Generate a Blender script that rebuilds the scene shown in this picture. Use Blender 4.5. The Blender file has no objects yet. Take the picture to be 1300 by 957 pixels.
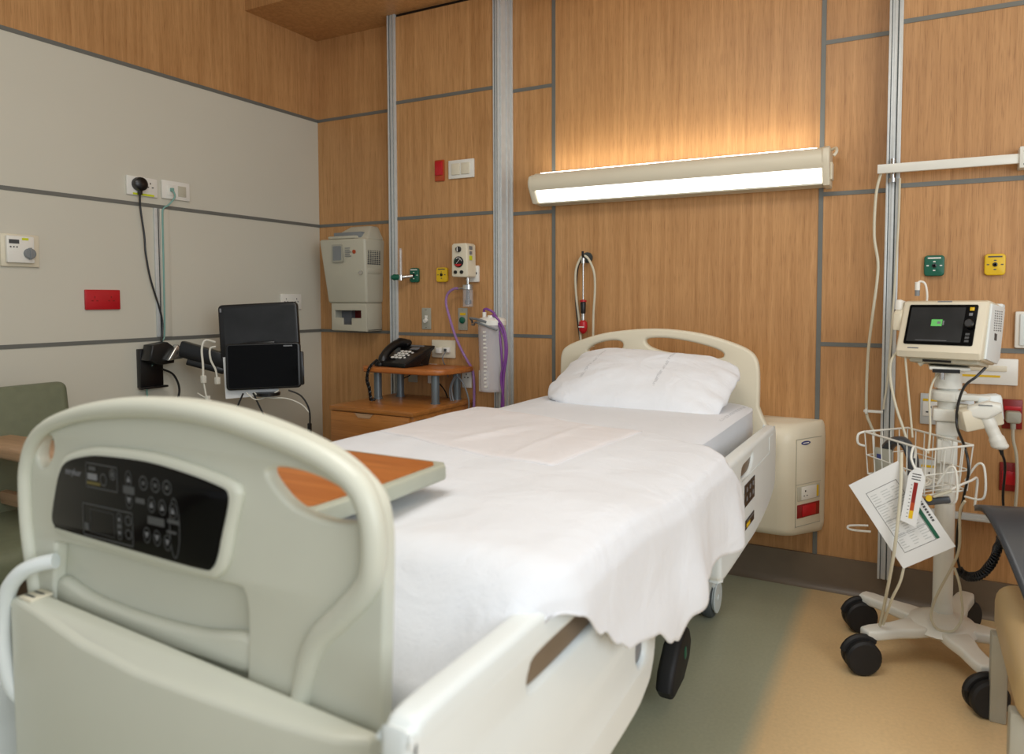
import bpy, bmesh, math, random
from mathutils import Vector, Matrix, noise as mnoise
random.seed(7)
PI = math.pi
scn = bpy.context.scene
COL = scn.collection

# ------------------------------------------------------------------ materials
def lin(c):
    return tuple(((v/255)/12.92 if v/255 <= .04045 else ((v/255+.055)/1.055)**2.4) for v in c)

def nodes(name):
    m = bpy.data.materials.new(name); m.use_nodes = True
    nt = m.node_tree
    return m, nt, nt.nodes['Principled BSDF']

def link(nt, a, b): nt.links.new(a, b)

def coords(nt, scale=(1,1,1)):
    t = nt.nodes.new('ShaderNodeTexCoord'); mp = nt.nodes.new('ShaderNodeMapping')
    mp.inputs['Scale'].default_value = scale
    link(nt, t.outputs['Object'], mp.inputs['Vector'])
    return mp.outputs['Vector']

def mat(name, rgb, rough=.5, metal=0, var=.06, scale=14, bump=0, bscale=300, **kw):
    m, nt, b = nodes(name)
    c = lin(rgb)
    n = nt.nodes.new('ShaderNodeTexNoise'); n.inputs['Scale'].default_value = scale; n.inputs['Detail'].default_value = 3
    link(nt, coords(nt), n.inputs['Vector'])
    r = nt.nodes.new('ShaderNodeValToRGB')
    r.color_ramp.elements[0].position = .3; r.color_ramp.elements[1].position = .7
    r.color_ramp.elements[0].color = (*[v*(1-var) for v in c], 1)
    r.color_ramp.elements[1].color = (*[min(1, v*(1+var)) for v in c], 1)
    link(nt, n.outputs['Fac'], r.inputs['Fac']); link(nt, r.outputs['Color'], b.inputs['Base Color'])
    b.inputs['Roughness'].default_value = rough; b.inputs['Metallic'].default_value = metal
    for k, v in kw.items(): b.inputs[k.replace('_', ' ')].default_value = v
    if bump:
        n2 = nt.nodes.new('ShaderNodeTexNoise'); n2.inputs['Scale'].default_value = bscale; n2.inputs['Detail'].default_value = 4
        link(nt, coords(nt), n2.inputs['Vector'])
        bp = nt.nodes.new('ShaderNodeBump'); bp.inputs['Strength'].default_value = bump; bp.inputs['Distance'].default_value = .002
        link(nt, n2.outputs['Fac'], bp.inputs['Height']); link(nt, bp.outputs['Normal'], b.inputs['Normal'])
    return m

def wood(name, dark, light, axis='z', rough=.42, grain=1.0):
    m, nt, b = nodes(name)
    st = {'z': (1, 1, .035), 'x': (.035, 1, 1), 'y': (1, .035, 1)}[axis]
    v = coords(nt, st)
    n1 = nt.nodes.new('ShaderNodeTexNoise'); n1.inputs['Scale'].default_value = 26*grain; n1.inputs['Detail'].default_value = 7; n1.inputs['Roughness'].default_value = .62; n1.inputs['Distortion'].default_value = .6
    link(nt, v, n1.inputs['Vector'])
    n2 = nt.nodes.new('ShaderNodeTexNoise'); n2.inputs['Scale'].default_value = 210*grain; n2.inputs['Detail'].default_value = 3
    link(nt, v, n2.inputs['Vector'])
    n3 = nt.nodes.new('ShaderNodeTexNoise'); n3.inputs['Scale'].default_value = 2.2; n3.inputs['Detail'].default_value = 2
    link(nt, coords(nt), n3.inputs['Vector'])
    r = nt.nodes.new('ShaderNodeValToRGB')
    e = r.color_ramp.elements
    e[0].position = .3; e[0].color = (*lin(dark), 1); e[1].position = .68; e[1].color = (*lin(light), 1)
    link(nt, n1.outputs['Fac'], r.inputs['Fac'])
    r2 = nt.nodes.new('ShaderNodeValToRGB'); e = r2.color_ramp.elements
    e[0].position = .30; e[0].color = (.66, .6, .54, 1); e[1].position = .47; e[1].color = (1, 1, 1, 1)
    link(nt, n2.outputs['Fac'], r2.inputs['Fac'])
    mx = nt.nodes.new('ShaderNodeMix'); mx.data_type = 'RGBA'; mx.blend_type = 'MULTIPLY'; mx.inputs['Factor'].default_value = .75
    link(nt, r.outputs['Color'], mx.inputs['A']); link(nt, r2.outputs['Color'], mx.inputs['B'])
    r3 = nt.nodes.new('ShaderNodeValToRGB'); e = r3.color_ramp.elements
    e[0].position = .3; e[0].color = (.88, .86, .84, 1); e[1].position = .7; e[1].color = (1, 1, 1, 1)
    link(nt, n3.outputs['Fac'], r3.inputs['Fac'])
    mx2 = nt.nodes.new('ShaderNodeMix'); mx2.data_type = 'RGBA'; mx2.blend_type = 'MULTIPLY'; mx2.inputs['Factor'].default_value = 1
    link(nt, mx.outputs['Result'], mx2.inputs['A']); link(nt, r3.outputs['Color'], mx2.inputs['B'])
    link(nt, mx2.outputs['Result'], b.inputs['Base Color'])
    b.inputs['Roughness'].default_value = rough
    bp = nt.nodes.new('ShaderNodeBump'); bp.inputs['Strength'].default_value = .12; bp.inputs['Distance'].default_value = .001
    link(nt, n2.outputs['Fac'], bp.inputs['Height']); link(nt, bp.outputs['Normal'], b.inputs['Normal'])
    return m

def cloth(name, rgb, weave=900, bump=.25, wr=.6, stripes=None, dot=None):
    """woven cloth; stripes = [(x, halfwidth, y0, y1)] printed grey lines of lettering in object space"""
    m, nt, b = nodes(name)
    c = lin(rgb)
    n = nt.nodes.new('ShaderNodeTexNoise'); n.inputs['Scale'].default_value = 5; n.inputs['Detail'].default_value = 4
    link(nt, coords(nt), n.inputs['Vector'])
    r = nt.nodes.new('ShaderNodeValToRGB'); e = r.color_ramp.elements
    e[0].position = .25; e[0].color = (*[v*.95 for v in c], 1); e[1].position = .75; e[1].color = (*c, 1)
    link(nt, n.outputs['Fac'], r.inputs['Fac'])
    out = r.outputs['Color']
    if stripes:
        t = nt.nodes.new('ShaderNodeTexCoord'); sp = nt.nodes.new('ShaderNodeSeparateXYZ'); link(nt, t.outputs['Object'], sp.inputs[0])
        n4 = nt.nodes.new('ShaderNodeTexNoise'); n4.inputs['Scale'].default_value = 110; n4.inputs['Detail'].default_value = 1
        link(nt, t.outputs['Object'], n4.inputs['Vector'])
        def mth(op, a, bb):
            q = nt.nodes.new('ShaderNodeMath'); q.operation = op
            for i, x in enumerate((a, bb)):
                if isinstance(x, (int, float)): q.inputs[i].default_value = x
                else: link(nt, x, q.inputs[i])
            return q.outputs[0]
        tot = None
        for (x0, hw, y0, y1) in stripes:
            d = mth('ABSOLUTE', mth('SUBTRACT', sp.outputs['X'], x0), 0)
            k = mth('LESS_THAN', d, hw)
            k = mth('MULTIPLY', k, mth('GREATER_THAN', sp.outputs['Y'], y0))
            k = mth('MULTIPLY', k, mth('LESS_THAN', sp.outputs['Y'], y1))
            tot = k if tot is None else mth('ADD', tot, k)
        tot = mth('MULTIPLY', tot, mth('GREATER_THAN', n4.outputs['Fac'], .47))
        tot = mth('MULTIPLY', tot, .32)
        mx = nt.nodes.new('ShaderNodeMix'); mx.data_type = 'RGBA'
        link(nt, tot, mx.inputs['Factor']); link(nt, out, mx.inputs['A']); mx.inputs['B'].default_value = (*lin((120, 128, 140)), 1)
        out = mx.outputs['Result']
    link(nt, out, b.inputs['Base Color'])
    b.inputs['Roughness'].default_value = .9
    b.inputs['Sheen Weight'].default_value = .15
    w = nt.nodes.new('ShaderNodeTexNoise'); w.inputs['Scale'].default_value = weave; w.inputs['Detail'].default_value = 2
    link(nt, coords(nt), w.inputs['Vector'])
    w2 = nt.nodes.new('ShaderNodeTexNoise'); w2.inputs['Scale'].default_value = 11; w2.inputs['Detail'].default_value = 5; w2.inputs['Distortion'].default_value = .8
    link(nt, coords(nt), w2.inputs['Vector'])
    b1 = nt.nodes.new('ShaderNodeBump'); b1.inputs['Strength'].default_value = wr; b1.inputs['Distance'].default_value = .012
    link(nt, w2.outputs['Fac'], b1.inputs['Height'])
    b2 = nt.nodes.new('ShaderNodeBump'); b2.inputs['Strength'].default_value = bump; b2.inputs['Distance'].default_value = .0015
    link(nt, w.outputs['Fac'], b2.inputs['Height']); link(nt, b1.outputs['Normal'], b2.inputs['Normal'])
    link(nt, b2.outputs['Normal'], b.inputs['Normal'])
    return m

def emit(name, rgb, strength, base=None):
    m, nt, b = nodes(name)
    n = nt.nodes.new('ShaderNodeTexNoise'); n.inputs['Scale'].default_value = 3
    link(nt, coords(nt), n.inputs['Vector'])
    r = nt.nodes.new('ShaderNodeValToRGB'); c = lin(rgb)
    r.color_ramp.elements[0].color = (*[v*.97 for v in c], 1); r.color_ramp.elements[1].color = (*c, 1)
    link(nt, n.outputs['Fac'], r.inputs['Fac']); link(nt, r.outputs['Color'], b.inputs['Emission Color'])
    b.inputs['Emission Strength'].default_value = strength
    b.inputs['Base Color'].default_value = (*lin(base or rgb), 1); b.inputs['Roughness'].default_value = .35
    return m

def clear(name, rgb, alpha=.3, rough=.08):
    m = mat(name, rgb, rough, 0, .02)
    b = m.node_tree.nodes['Principled BSDF']; b.inputs['Alpha'].default_value = alpha
    return m

M = {}
M['oak'] = wood('oak_panel', (178, 130, 80), (208, 159, 106), 'z', .42, 1.7)
M['oak_h'] = wood('cabinet_wood', (166, 106, 50), (196, 132, 68), 'x', .3)
M['oak_t'] = wood('table_wood', (168, 96, 42), (196, 122, 60), 'x', .35)
M['beech'] = wood('beech_wood', (176, 140, 108), (200, 164, 130), 'x', .35)
M['beige'] = mat('beige_wall_panel', (207, 204, 190), .45, 0, .02, 1.5)
M['joint'] = mat('grey_joint_strip', (112, 114, 110), .45, .2, .04)
M['alu'] = mat('brushed_aluminium', (202, 206, 206), .35, .2, .04, 40)
M['alu_d'] = mat('dark_groove', (78, 84, 84), .4, .5, .04)
M['white_ceiling'] = mat('white_ceiling_paint', (225, 222, 214), .8, 0, .02)
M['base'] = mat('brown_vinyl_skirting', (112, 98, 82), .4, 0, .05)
M['bed'] = mat('pale_bed_plastic', (206, 208, 194), .38, 0, .02, 4)
M['bedw'] = mat('white_rail_plastic', (224, 231, 231), .35, 0, .02, 4)
M['cream'] = mat('cream_plastic', (222, 214, 192), .4, 0, .02, 5)
M['cream2'] = mat('grey_cream_plastic', (190, 186, 168), .42, 0, .02, 5)
M['white'] = mat('white_plastic', (232, 230, 222), .35, 0, .02)
M['whitem'] = mat('white_enamel', (226, 226, 218), .35, 0, .02)
M['black'] = mat('black_plastic', (16, 16, 17), .32, 0, .1)
M['gloss'] = mat('black_gloss_screen', (8, 8, 9), .1, 0, .1, Specular_IOR_Level=.12)
M['screen'] = mat('dim_screen_glass', (50, 51, 52), .12, 0, .25, 6, Specular_IOR_Level=.2)
M['rubber'] = mat('black_rubber', (20, 20, 22), .6, 0, .15)
M['greyr'] = mat('grey_tyre', (74, 80, 82), .6, 0, .08)
M['grey'] = mat('mid_grey_plastic', (128, 132, 134), .5, 0, .04)
M['greyd'] = mat('dark_grey_print', (70, 72, 74), .5, 0, .04)
M['greyk'] = mat('light_grey_print', (120, 122, 126), .5, 0, .04)
M['leg'] = mat('blue_grey_metal', (116, 126, 132), .35, .5, .04)
M['red'] = mat('red_plastic', (186, 24, 34), .35, 0, .05)
M['redd'] = mat('dark_red_plastic', (138, 24, 20), .4, 0, .06)
M['orange'] = mat('orange_red_plastic', (176, 70, 30), .4, 0, .05)
M['edge'] = mat('grey_green_table_edge', (172, 176, 160), .4, 0, .03)
M['olive'] = mat('dim_olive_print', (96, 86, 34), .5, 0, .05)
M['green'] = mat('green_plastic', (14, 92, 70), .35, 0, .05)
M['yellow'] = mat('yellow_plastic', (226, 186, 24), .38, 0, .04)
M['lime'] = mat('lime_sticker', (206, 216, 30), .5, 0, .03)
M['steel'] = mat('chrome_steel', (200, 200, 198), .2, .95, .04)
M['plate'] = mat('grey_wall_plate', (168, 166, 152), .45, .1, .03)
M['sheet'] = cloth('white_cotton_sheet', (226, 230, 236), 700, .15, .25, [(.405, .006, .5, .9)])
M['pillow'] = cloth('white_pillowcase', (232, 235, 240), 700, .12, .5, [(-.205, .006, -.12, .13), (.10, .006, -.13, .13)])
M['blanket'] = cloth('white_waffle_blanket', (227, 231, 237), 420, .5, .45)
M['pink'] = cloth('pale_pink_draw_sheet', (226, 224, 226), 420, .4, .45)
M['vinyl'] = mat('green_grey_vinyl', (112, 118, 96), .45, 0, .06, 30, .25, 160)
M['tan'] = mat('tan_vinyl', (196, 170, 124), .42, 0, .03, 8)
M['char'] = mat('charcoal_vinyl', (58, 61, 66), .35, 0, .04)
M['purple'] = mat('purple_tubing', (126, 70, 146), .25, 0, .05)
M['lilac'] = clear('lilac_clear_tubing', (168, 128, 190), .7)
M['teal'] = mat('pale_teal_cable', (120, 164, 154), .45, 0, .05)
M['wcable'] = mat('white_cable', (220, 218, 206), .45, 0, .03)
M['ccable'] = mat('cream_cable', (206, 200, 178), .45, 0, .03)
M['gcable'] = mat('grey_cable', (120, 124, 128), .45, 0, .04)
M['paper'] = mat('white_paper', (224, 226, 226), .35, 0, .02, 6)
M['paperg'] = mat('pale_grey_print', (188, 192, 192), .5, 0, .06, 160)
M['jar'] = clear('clear_jar_plastic', (220, 222, 226), .32)
M['jar2'] = clear('clear_frosted_plastic', (226, 222, 226), .5, .2)
M['lampglow'] = emit('lit_lamp_diffuser', (255, 253, 246), 3.2)
M['upglow'] = emit('lit_lamp_upper_slot', (255, 251, 238), 21)
M['led'] = emit('green_screen_icon', (84, 168, 84), .5)
M['bluelogo'] = mat('blue_logo', (52, 62, 120), .4, 0, .04)

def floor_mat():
    m, nt, b = nodes('green_to_tan_floor')
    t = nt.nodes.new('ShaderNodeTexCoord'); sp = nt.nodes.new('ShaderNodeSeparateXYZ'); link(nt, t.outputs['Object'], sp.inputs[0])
    r = nt.nodes.new('ShaderNodeMapRange'); r.inputs['From Min'].default_value = 2.775; r.inputs['From Max'].default_value = 2.835  # floor colour blends from greenish grey to tan along X
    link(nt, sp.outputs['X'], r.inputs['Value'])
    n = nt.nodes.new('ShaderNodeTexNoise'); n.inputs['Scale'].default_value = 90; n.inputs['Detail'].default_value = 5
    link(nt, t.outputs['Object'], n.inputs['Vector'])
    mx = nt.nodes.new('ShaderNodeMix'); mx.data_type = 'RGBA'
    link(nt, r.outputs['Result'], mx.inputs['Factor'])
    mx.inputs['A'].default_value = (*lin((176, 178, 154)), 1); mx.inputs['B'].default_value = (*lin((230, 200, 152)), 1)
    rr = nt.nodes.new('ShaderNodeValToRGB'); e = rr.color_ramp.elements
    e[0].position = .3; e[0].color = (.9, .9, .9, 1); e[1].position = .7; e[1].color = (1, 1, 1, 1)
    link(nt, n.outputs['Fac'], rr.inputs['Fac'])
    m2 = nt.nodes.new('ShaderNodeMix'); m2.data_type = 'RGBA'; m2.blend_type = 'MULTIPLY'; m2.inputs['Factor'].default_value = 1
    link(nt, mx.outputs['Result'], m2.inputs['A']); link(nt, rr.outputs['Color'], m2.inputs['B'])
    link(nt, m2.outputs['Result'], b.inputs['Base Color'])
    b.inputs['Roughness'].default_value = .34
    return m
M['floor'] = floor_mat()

# ------------------------------------------------------------------ mesh builder
def catmull(P, sub=6, closed=False):
    P = [Vector(p) for p in P]; n = len(P); out = []
    if n < 3: return P
    rng = n if closed else n-1
    for i in range(rng):
        if closed: a, b, c, d = P[(i-1) % n], P[i], P[(i+1) % n], P[(i+2) % n]
        else: a, b, c, d = P[max(i-1, 0)], P[i], P[i+1], P[min(i+2, n-1)]
        for k in range(sub):
            t = k/sub
            out.append(.5*((2*b)+(c-a)*t+(2*a-5*b+4*c-d)*t*t+(3*b-a-3*c+d)*t**3))
    if not closed: out.append(P[-1])
    return out

class MB:
    def __init__(s): s.v = []; s.f = []; s.m = []
    def add(s, vs, fs, m=0, T=None):
        o = len(s.v)
        s.v += [(T @ Vector(v) if T else Vector(v)) for v in vs]
        s.f += [[i+o for i in f] for f in fs]; s.m += [m]*len(fs)
        return s
    def bm(s, bm, m=0, T=None):
        bm.verts.index_update()
        s.add([v.co.copy() for v in bm.verts], [[v.index for v in f.verts] for f in bm.faces], m, T); bm.free(); return s
    def box(s, x0, x1, y0, y1, z0, z1, b=0, m=0, seg=2, T=None):
        bm = bmesh.new()
        bmesh.ops.create_cube(bm, size=1)
        for v in bm.verts:
            v.co = Vector(((x0+x1)/2+v.co.x*(x1-x0), (y0+y1)/2+v.co.y*(y1-y0), (z0+z1)/2+v.co.z*(z1-z0)))
        if b: bmesh.ops.bevel(bm, geom=bm.edges[:], offset=min(b, .49*min(x1-x0, y1-y0, z1-z0)), segments=seg, profile=.5, affect='EDGES')
        return s.bm(bm, m, T)
    def cyl(s, p0, p1, r0, r1=None, n=18, m=0, caps=True, T=None):
        r1 = r0 if r1 is None else r1
        p0, p1 = Vector(p0), Vector(p1); d = (p1-p0).normalized()
        a = d.orthogonal().normalized(); b = d.cross(a)
        vs = []; fs = []
        for p, r in ((p0, r0), (p1, r1)):
            for i in range(n):
                t = 2*PI*i/n; vs.append(p+a*r*math.cos(t)+b*r*math.sin(t))
        for i in range(n): fs.append([i, (i+1) % n, n+(i+1) % n, n+i])
        if caps: fs.append(list(range(n))[::-1]); fs.append(list(range(n, 2*n)))
        return s.add(vs, fs, m, T)
    def tube(s, P, r, n=8, m=0, sub=6, closed=False, T=None, flat=None):
        P = catmull(P, sub, closed) if sub > 1 else [Vector(p) for p in P]
        k = len(P); vs = []; fs = []; a = None
        for i in range(k):
            t = ((P[(i+1) % k]-P[i-1]) if closed else (P[min(i+1, k-1)]-P[max(i-1, 0)])).normalized()
            if a is None: a = t.orthogonal().normalized()
            a = (a-t*a.dot(t)).normalized(); b = t.cross(a)
            rr = r[min(i, len(r)-1)] if isinstance(r, (list, tuple)) else r
            for j in range(n):
                q = 2*PI*j/n; vs.append(P[i]+a*rr*math.cos(q)+b*rr*math.sin(q)*(flat or 1))
        for i in range(k if closed else k-1):
            for j in range(n):
                i2 = (i+1) % k
                fs.append([i*n+j, i*n+(j+1) % n, i2*n+(j+1) % n, i2*n+j])
        if not closed: fs.append(list(range(n))[::-1]); fs.append([(k-1)*n+j for j in range(n)])
        return s.add(vs, fs, m, T)
    def lathe(s, prof, c, axis=(0, 0, 1), n=24, m=0, T=None):
        c = Vector(c); d = Vector(axis).normalized(); a = d.orthogonal().normalized(); b = d.cross(a)
        vs = []; fs = []
        for (r, h) in prof:
            for i in range(n):
                t = 2*PI*i/n; vs.append(c+d*h+(a*math.cos(t)+b*math.sin(t))*max(r, 1e-5))
        for k in range(len(prof)-1):
            for i in range(n): fs.append([k*n+i, k*n+(i+1) % n, (k+1)*n+(i+1) % n, (k+1)*n+i])
        fs.append(list(range(n))[::-1]); fs.append([(len(prof)-1)*n+i for i in range(n)])
        return s.add(vs, fs, m, T)
    def prism(s, poly, h0, h1, plane='xz', b=0, m=0, seg=3, T=None):
        """polygon extruded: plane xz -> along y, yz -> along x, xy -> along z"""
        def P(u, v, h): return {'xz': (u, h, v), 'yz': (h, u, v), 'xy': (u, v, h)}[plane]
        bm = bmesh.new()
        lo = [bm.verts.new(P(u, v, h0)) for u, v in poly]; hi = [bm.verts.new(P(u, v, h1)) for u, v in poly]
        n = len(poly)
        bm.faces.new(lo); bm.faces.new(hi[::-1])
        for i in range(n): bm.faces.new([lo[i], hi[i], hi[(i+1) % n], lo[(i+1) % n]])
        bmesh.ops.recalc_face_normals(bm, faces=bm.faces[:])
        if b:
            ed = [e for e in bm.edges if len(e.link_faces) == 2 and (len(e.link_faces[0].verts) == n or len(e.link_faces[1].verts) == n) and n > 4 or n <= 4]
            bmesh.ops.bevel(bm, geom=ed, offset=b, segments=seg, profile=.5, affect='EDGES', clamp_overlap=True)
        return s.bm(bm, m, T)
    def ball(s, c, r, m=0, n=12, T=None):
        c = Vector(c); r = Vector(r if isinstance(r, (tuple, list)) else (r, r, r))
        bm = bmesh.new(); bmesh.ops.create_uvsphere(bm, u_segments=n*2, v_segments=n, radius=1)
        for v in bm.verts: v.co = Vector((c.x+v.co.x*r.x, c.y+v.co.y*r.y, c.z+v.co.z*r.z))
        return s.bm(bm, m, T)
    def grid(s, fn, nu, nv, m=0, T=None):
        vs = [fn(i/nu, j/nv) for i in range(nu+1) for j in range(nv+1)]
        fs = [[i*(nv+1)+j, (i+1)*(nv+1)+j, (i+1)*(nv+1)+j+1, i*(nv+1)+j+1] for i in range(nu) for j in range(nv)]
        return s.add(vs, fs, m, T)
    def plate(s, outline, holes, h0, h1, plane='xz', b=.008, m=0, res=2, T=None, sub=4):
        """flat board with smoothly cut holes and rounded edges, built from a filled 2D curve"""
        cu = bpy.data.curves.new('tmp', 'CURVE'); cu.dimensions = '2D'; cu.fill_mode = 'BOTH'
        cu.bevel_depth = b; cu.bevel_resolution = res; cu.extrude = (h1-h0)/2-b; cu.offset = -b
        for lp in [outline]+holes:
            pts = catmull([(u, v, 0) for u, v in lp], sub, True) if sub > 1 else [Vector((u, v, 0)) for u, v in lp]
            sp = cu.splines.new('POLY'); sp.points.add(len(pts)-1); sp.use_cyclic_u = True
            for q, p in zip(sp.points, pts): q.co = (p.x, p.y, 0, 1)
        return s.curve(cu, (h0+h1)/2, plane, m, T)
    def curve(s, cu, h, plane, m, T=None):
        ob = bpy.data.objects.new('tmp', cu); COL.objects.link(ob)
        me = ob.to_mesh()
        R = {'xz': lambda c: (c.x, h-c.z, c.y), 'yz': lambda c: (h+c.z, c.x, c.y), 'xy': lambda c: (c.x, c.y, h+c.z)}[plane]
        s.add([R(v.co) for v in me.vertices], [list(p.vertices) for p in me.polygons], m, T)
        ob.to_mesh_clear(); bpy.data.objects.remove(ob); bpy.data.curves.remove(cu)
        return s
    def text(s, body, size, T, m=0, depth=.0004):
        cu = bpy.data.curves.new('tmp', 'FONT'); cu.body = body; cu.size = size; cu.extrude = depth; cu.align_x = 'CENTER'; cu.align_y = 'CENTER'; cu.resolution_u = 2
        return s.curve(cu, 0, 'xy', m, T)

WM = {}
def mesh_of(name, mb, mats, inv=None, flat=False, ang=38, solid=None):
    me = bpy.data.meshes.new(name)
    me.from_pydata([inv @ v if inv else v for v in mb.v], [], mb.f)
    me.validate(); me.update()
    for mm in (mats if isinstance(mats, (list, tuple)) else [mats]): me.materials.append(M[mm] if isinstance(mm, str) else mm)
    if len(me.polygons) == len(mb.m): me.polygons.foreach_set('material_index', mb.m)
    bm = bmesh.new(); bm.from_mesh(me)
    bmesh.ops.remove_doubles(bm, verts=bm.verts[:], dist=1e-6)
    bmesh.ops.recalc_face_normals(bm, faces=bm.faces[:])
    bm.to_mesh(me); bm.free()
    if not flat:
        me.shade_smooth(); me.set_sharp_from_angle(angle=math.radians(ang))
    return me

def obj(name, mb, mats, parent=None, local=False, **kw):
    """one mesh object; geometry is given in world space unless local"""
    W = WM.get(parent.name) if parent else Matrix()
    o = bpy.data.objects.new(name, None if mb is None else mesh_of(name, mb, mats, None if (local or not parent) else W.inverted(), **kw))
    COL.objects.link(o)
    if parent: o.parent = parent
    WM[o.name] = W.copy()
    return o

def tag(o, label, cat, group=None):
    o['label'] = label; o['category'] = cat
    if group: o['group'] = group
    return o

def thing(name, label, cat, loc=(0, 0, 0), rot=(0, 0, 0), group=None):
    o = bpy.data.objects.new(name, None); COL.objects.link(o); o.empty_display_size = .05
    o.location = loc; o.rotation_euler = rot
    from mathutils import Euler
    WM[o.name] = Matrix.Translation(loc) @ Euler(rot).to_matrix().to_4x4()
    return tag(o, label, cat, group)

def solo(name, mb, mats, label, cat, group=None, loc=None, **kw):
    """a thing that is one mesh, its origin put at loc"""
    inv = Matrix.Translation(loc).inverted() if loc else None
    o = bpy.data.objects.new(name, mesh_of(name, mb, mats, inv, **kw)); COL.objects.link(o)
    if loc: o.location = loc
    WM[o.name] = Matrix.Translation(loc or (0, 0, 0))
    return tag(o, label, cat, group)

def struct(name, mb, mats, parent=None, **kw):
    o = obj(name, mb, mats, parent, **kw)
    o['kind'] = 'structure'
    return o

def RT(loc, rot=(0, 0, 0)):
    from mathutils import Euler
    return Matrix.Translation(loc) @ Euler(rot).to_matrix().to_4x4()

def smooth(a, b, x):
    t = min(1, max(0, (x-a)/(b-a))); return t*t*(3-2*t)
def lerp(a, b, t): return a+(b-a)*t
def table(xs, ys, x):
    if x <= xs[0]: return ys[0]
    for i in range(len(xs)-1):
        if x <= xs[i+1]:
            t = (x-xs[i])/(xs[i+1]-xs[i]); t = t*t*(3-2*t); return lerp(ys[i], ys[i+1], t)
    return ys[-1]
def rrect(x0, x1, z0, z1, r, n=4):
    out = []
    for cx, cz, a in ((x1-r, z1-r, 0), (x0+r, z1-r, PI/2), (x0+r, z0+r, PI), (x1-r, z0+r, 1.5*PI)):
        for i in range(n+1):
            t = a+PI/2*i/n; out.append((cx+r*math.cos(t), cz+r*math.sin(t)))
    return out

# ------------------------------------------------------------------ room shell
ZA, ZB, ZC, ZS = 2.282, 1.664, 1.041, 2.749
XR = 5.6
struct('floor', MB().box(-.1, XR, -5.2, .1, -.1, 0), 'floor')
struct('wall_left', MB().box(-.1, 0, -5.2, .1, 0, ZA), 'beige')
struct('wall_left_upper', MB().box(-.1, 0, -5.2, .1, ZA, 3.1), 'oak')
struct('wall_back', MB().box(0, XR, 0, .1, 0, 3.1), 'oak')
struct('wall_back_bay', MB().box(.65, 1.315, -.1, 0, 0, ZS-.015), 'oak')
struct('wall_back_cladding', MB().box(3.1, XR, -.1, 0, .425, 3.1), 'oak')
struct('ceiling', MB().box(-.1, XR, -5.2, -.496, 3.1, 3.2), 'white_ceiling')
struct('ceiling_bulkhead', MB().box(0, XR, -.496, 0, ZS, 3.1), 'oak')
struct('baseboard_back', MB().prism([(0, 0), (-.03, 0), (-.016, .012), (-.012, .03), (-.012, .145), (0, .145)], 1.345, XR, 'yz'), 'base')
struct('baseboard_left', MB().prism([(0, 0), (.03, 0), (.016, .012), (.012, .03), (.012, .145), (0, .145)], -5.2, 0, 'xz'), 'base')
tn = [0]
def trim(mb, m='joint'):
    tn[0] += 1
    return struct('trim_%d' % tn[0], mb, m)
hw = .0085
for z in (ZA, ZB, ZC):
    trim(MB().box(0, .003, -5.2, 0, z-hw, z+hw))
    trim(MB().box(0, .63, -.003, 0, z-hw, z+hw))
    trim(MB().box(.67, 1.30, -.103, -.1, z-hw, z+hw))
    trim(MB().box(1.34, 1.578, -.003, 0, z-hw, z+hw))
    trim(MB().box(2.829, 3.08, -.003, 0, z-hw, z+hw))
    trim(MB().box(3.12, XR, -.103, -.1, z-hw, z+hw))
trim(MB().box(1.569, 1.587, -.004, 0, .145, ZS))
trim(MB().box(2.82, 2.838, -.004, 0, .145, ZS))
trim(MB().box(.66, 1.31, -.095, 0, ZS-.015, ZS), 'black')
def post(x0, x1, z0=0, z1=ZS):
    w = x1-x0
    mb = MB().box(x0, x1, -.104, 0, z0, z1, .002)
    mb.box(x0, x0+w*.18, -.11, -.1, z0, z1, .002).box(x1-w*.3, x1, -.11, -.1, z0, z1, .002).box(x0+w*.40, x0+w*.58, -.108, -.1, z0, z1, .001)
    mb.box(x0+w*.18, x0+w*.24, -.1052, -.1, z0, z1, 0, 1).box(x0+w*.62, x0+w*.70, -.1052, -.1, z0, z1, 0, 1)
    return mb
trim(post(.623, .677), ['alu', 'alu_d'])
mb = post(1.292, 1.326).box(1.326, 1.336, -.1, 0, 0, ZS, .002).box(1.336, 1.344, -.055, -.045, 0, ZS, .002).box(1.33, 1.346, -.012, 0, 0, ZS, .002)
trim(mb, ['alu', 'alu_d'])
trim(post(3.076, 3.125, .12, 3.1), ['alu', 'alu_d'])
trim(MB().box(3.1, XR, -.115, -.095, .40, .427, .003).box(3.1, XR, -.118, -.115, .405, .411, 0), ['alu'])

# ------------------------------------------------------------------ wall plates on the left wall (facing +x)
def plateL(name, label, cat, y0, y1, z0, z1, mat_='white', d=.012, group=None):
    t = thing(name, label, cat, (0, (y0+y1)/2, (z0+z1)/2), (0, 0, 0), group)
    obj('faceplate', MB().box(.0005, d, y0, y1, z0, z1, .003), mat_, t)
    return t
def pins(mb, f, cx, cz, s=.011, m=0):
    """three slots of a square-pin socket on a face; f maps (u, v) to a box centre"""
    for du, dv, w, h in ((0, s, .004, .008), (-s, -s*.6, .008, .0045), (s, -s*.6, .008, .0045)):
        f(mb, cx+du, cz+dv, w, h, m)
def fL(mb, y, z, w, h, m): mb.box(.0115, .0135, y-w/2, y+w/2, z-h/2, z+h/2, 0, m)
t = plateL('double_socket', 'white double mains socket on beige wall holding the round black plug', 'socket', -1.155, -1.012, 1.702, 1.788)
mb = MB(); pins(mb, fL, -1.047, 1.752)
obj('socket_slots', mb, 'black', t)
obj('yellow_label', MB().box(.0115, .0128, -1.13, -1.03, 1.704, 1.713), 'lime', t)
mb = MB().lathe([(.03, 0), (.032, .01), (.03, .028), (.02, .036), (0.001, .038)], (.012, -1.105, 1.752), (1, 0, 0), 20).box(.016, .034, -1.113, -1.097, 1.703, 1.735, .004)
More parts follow.
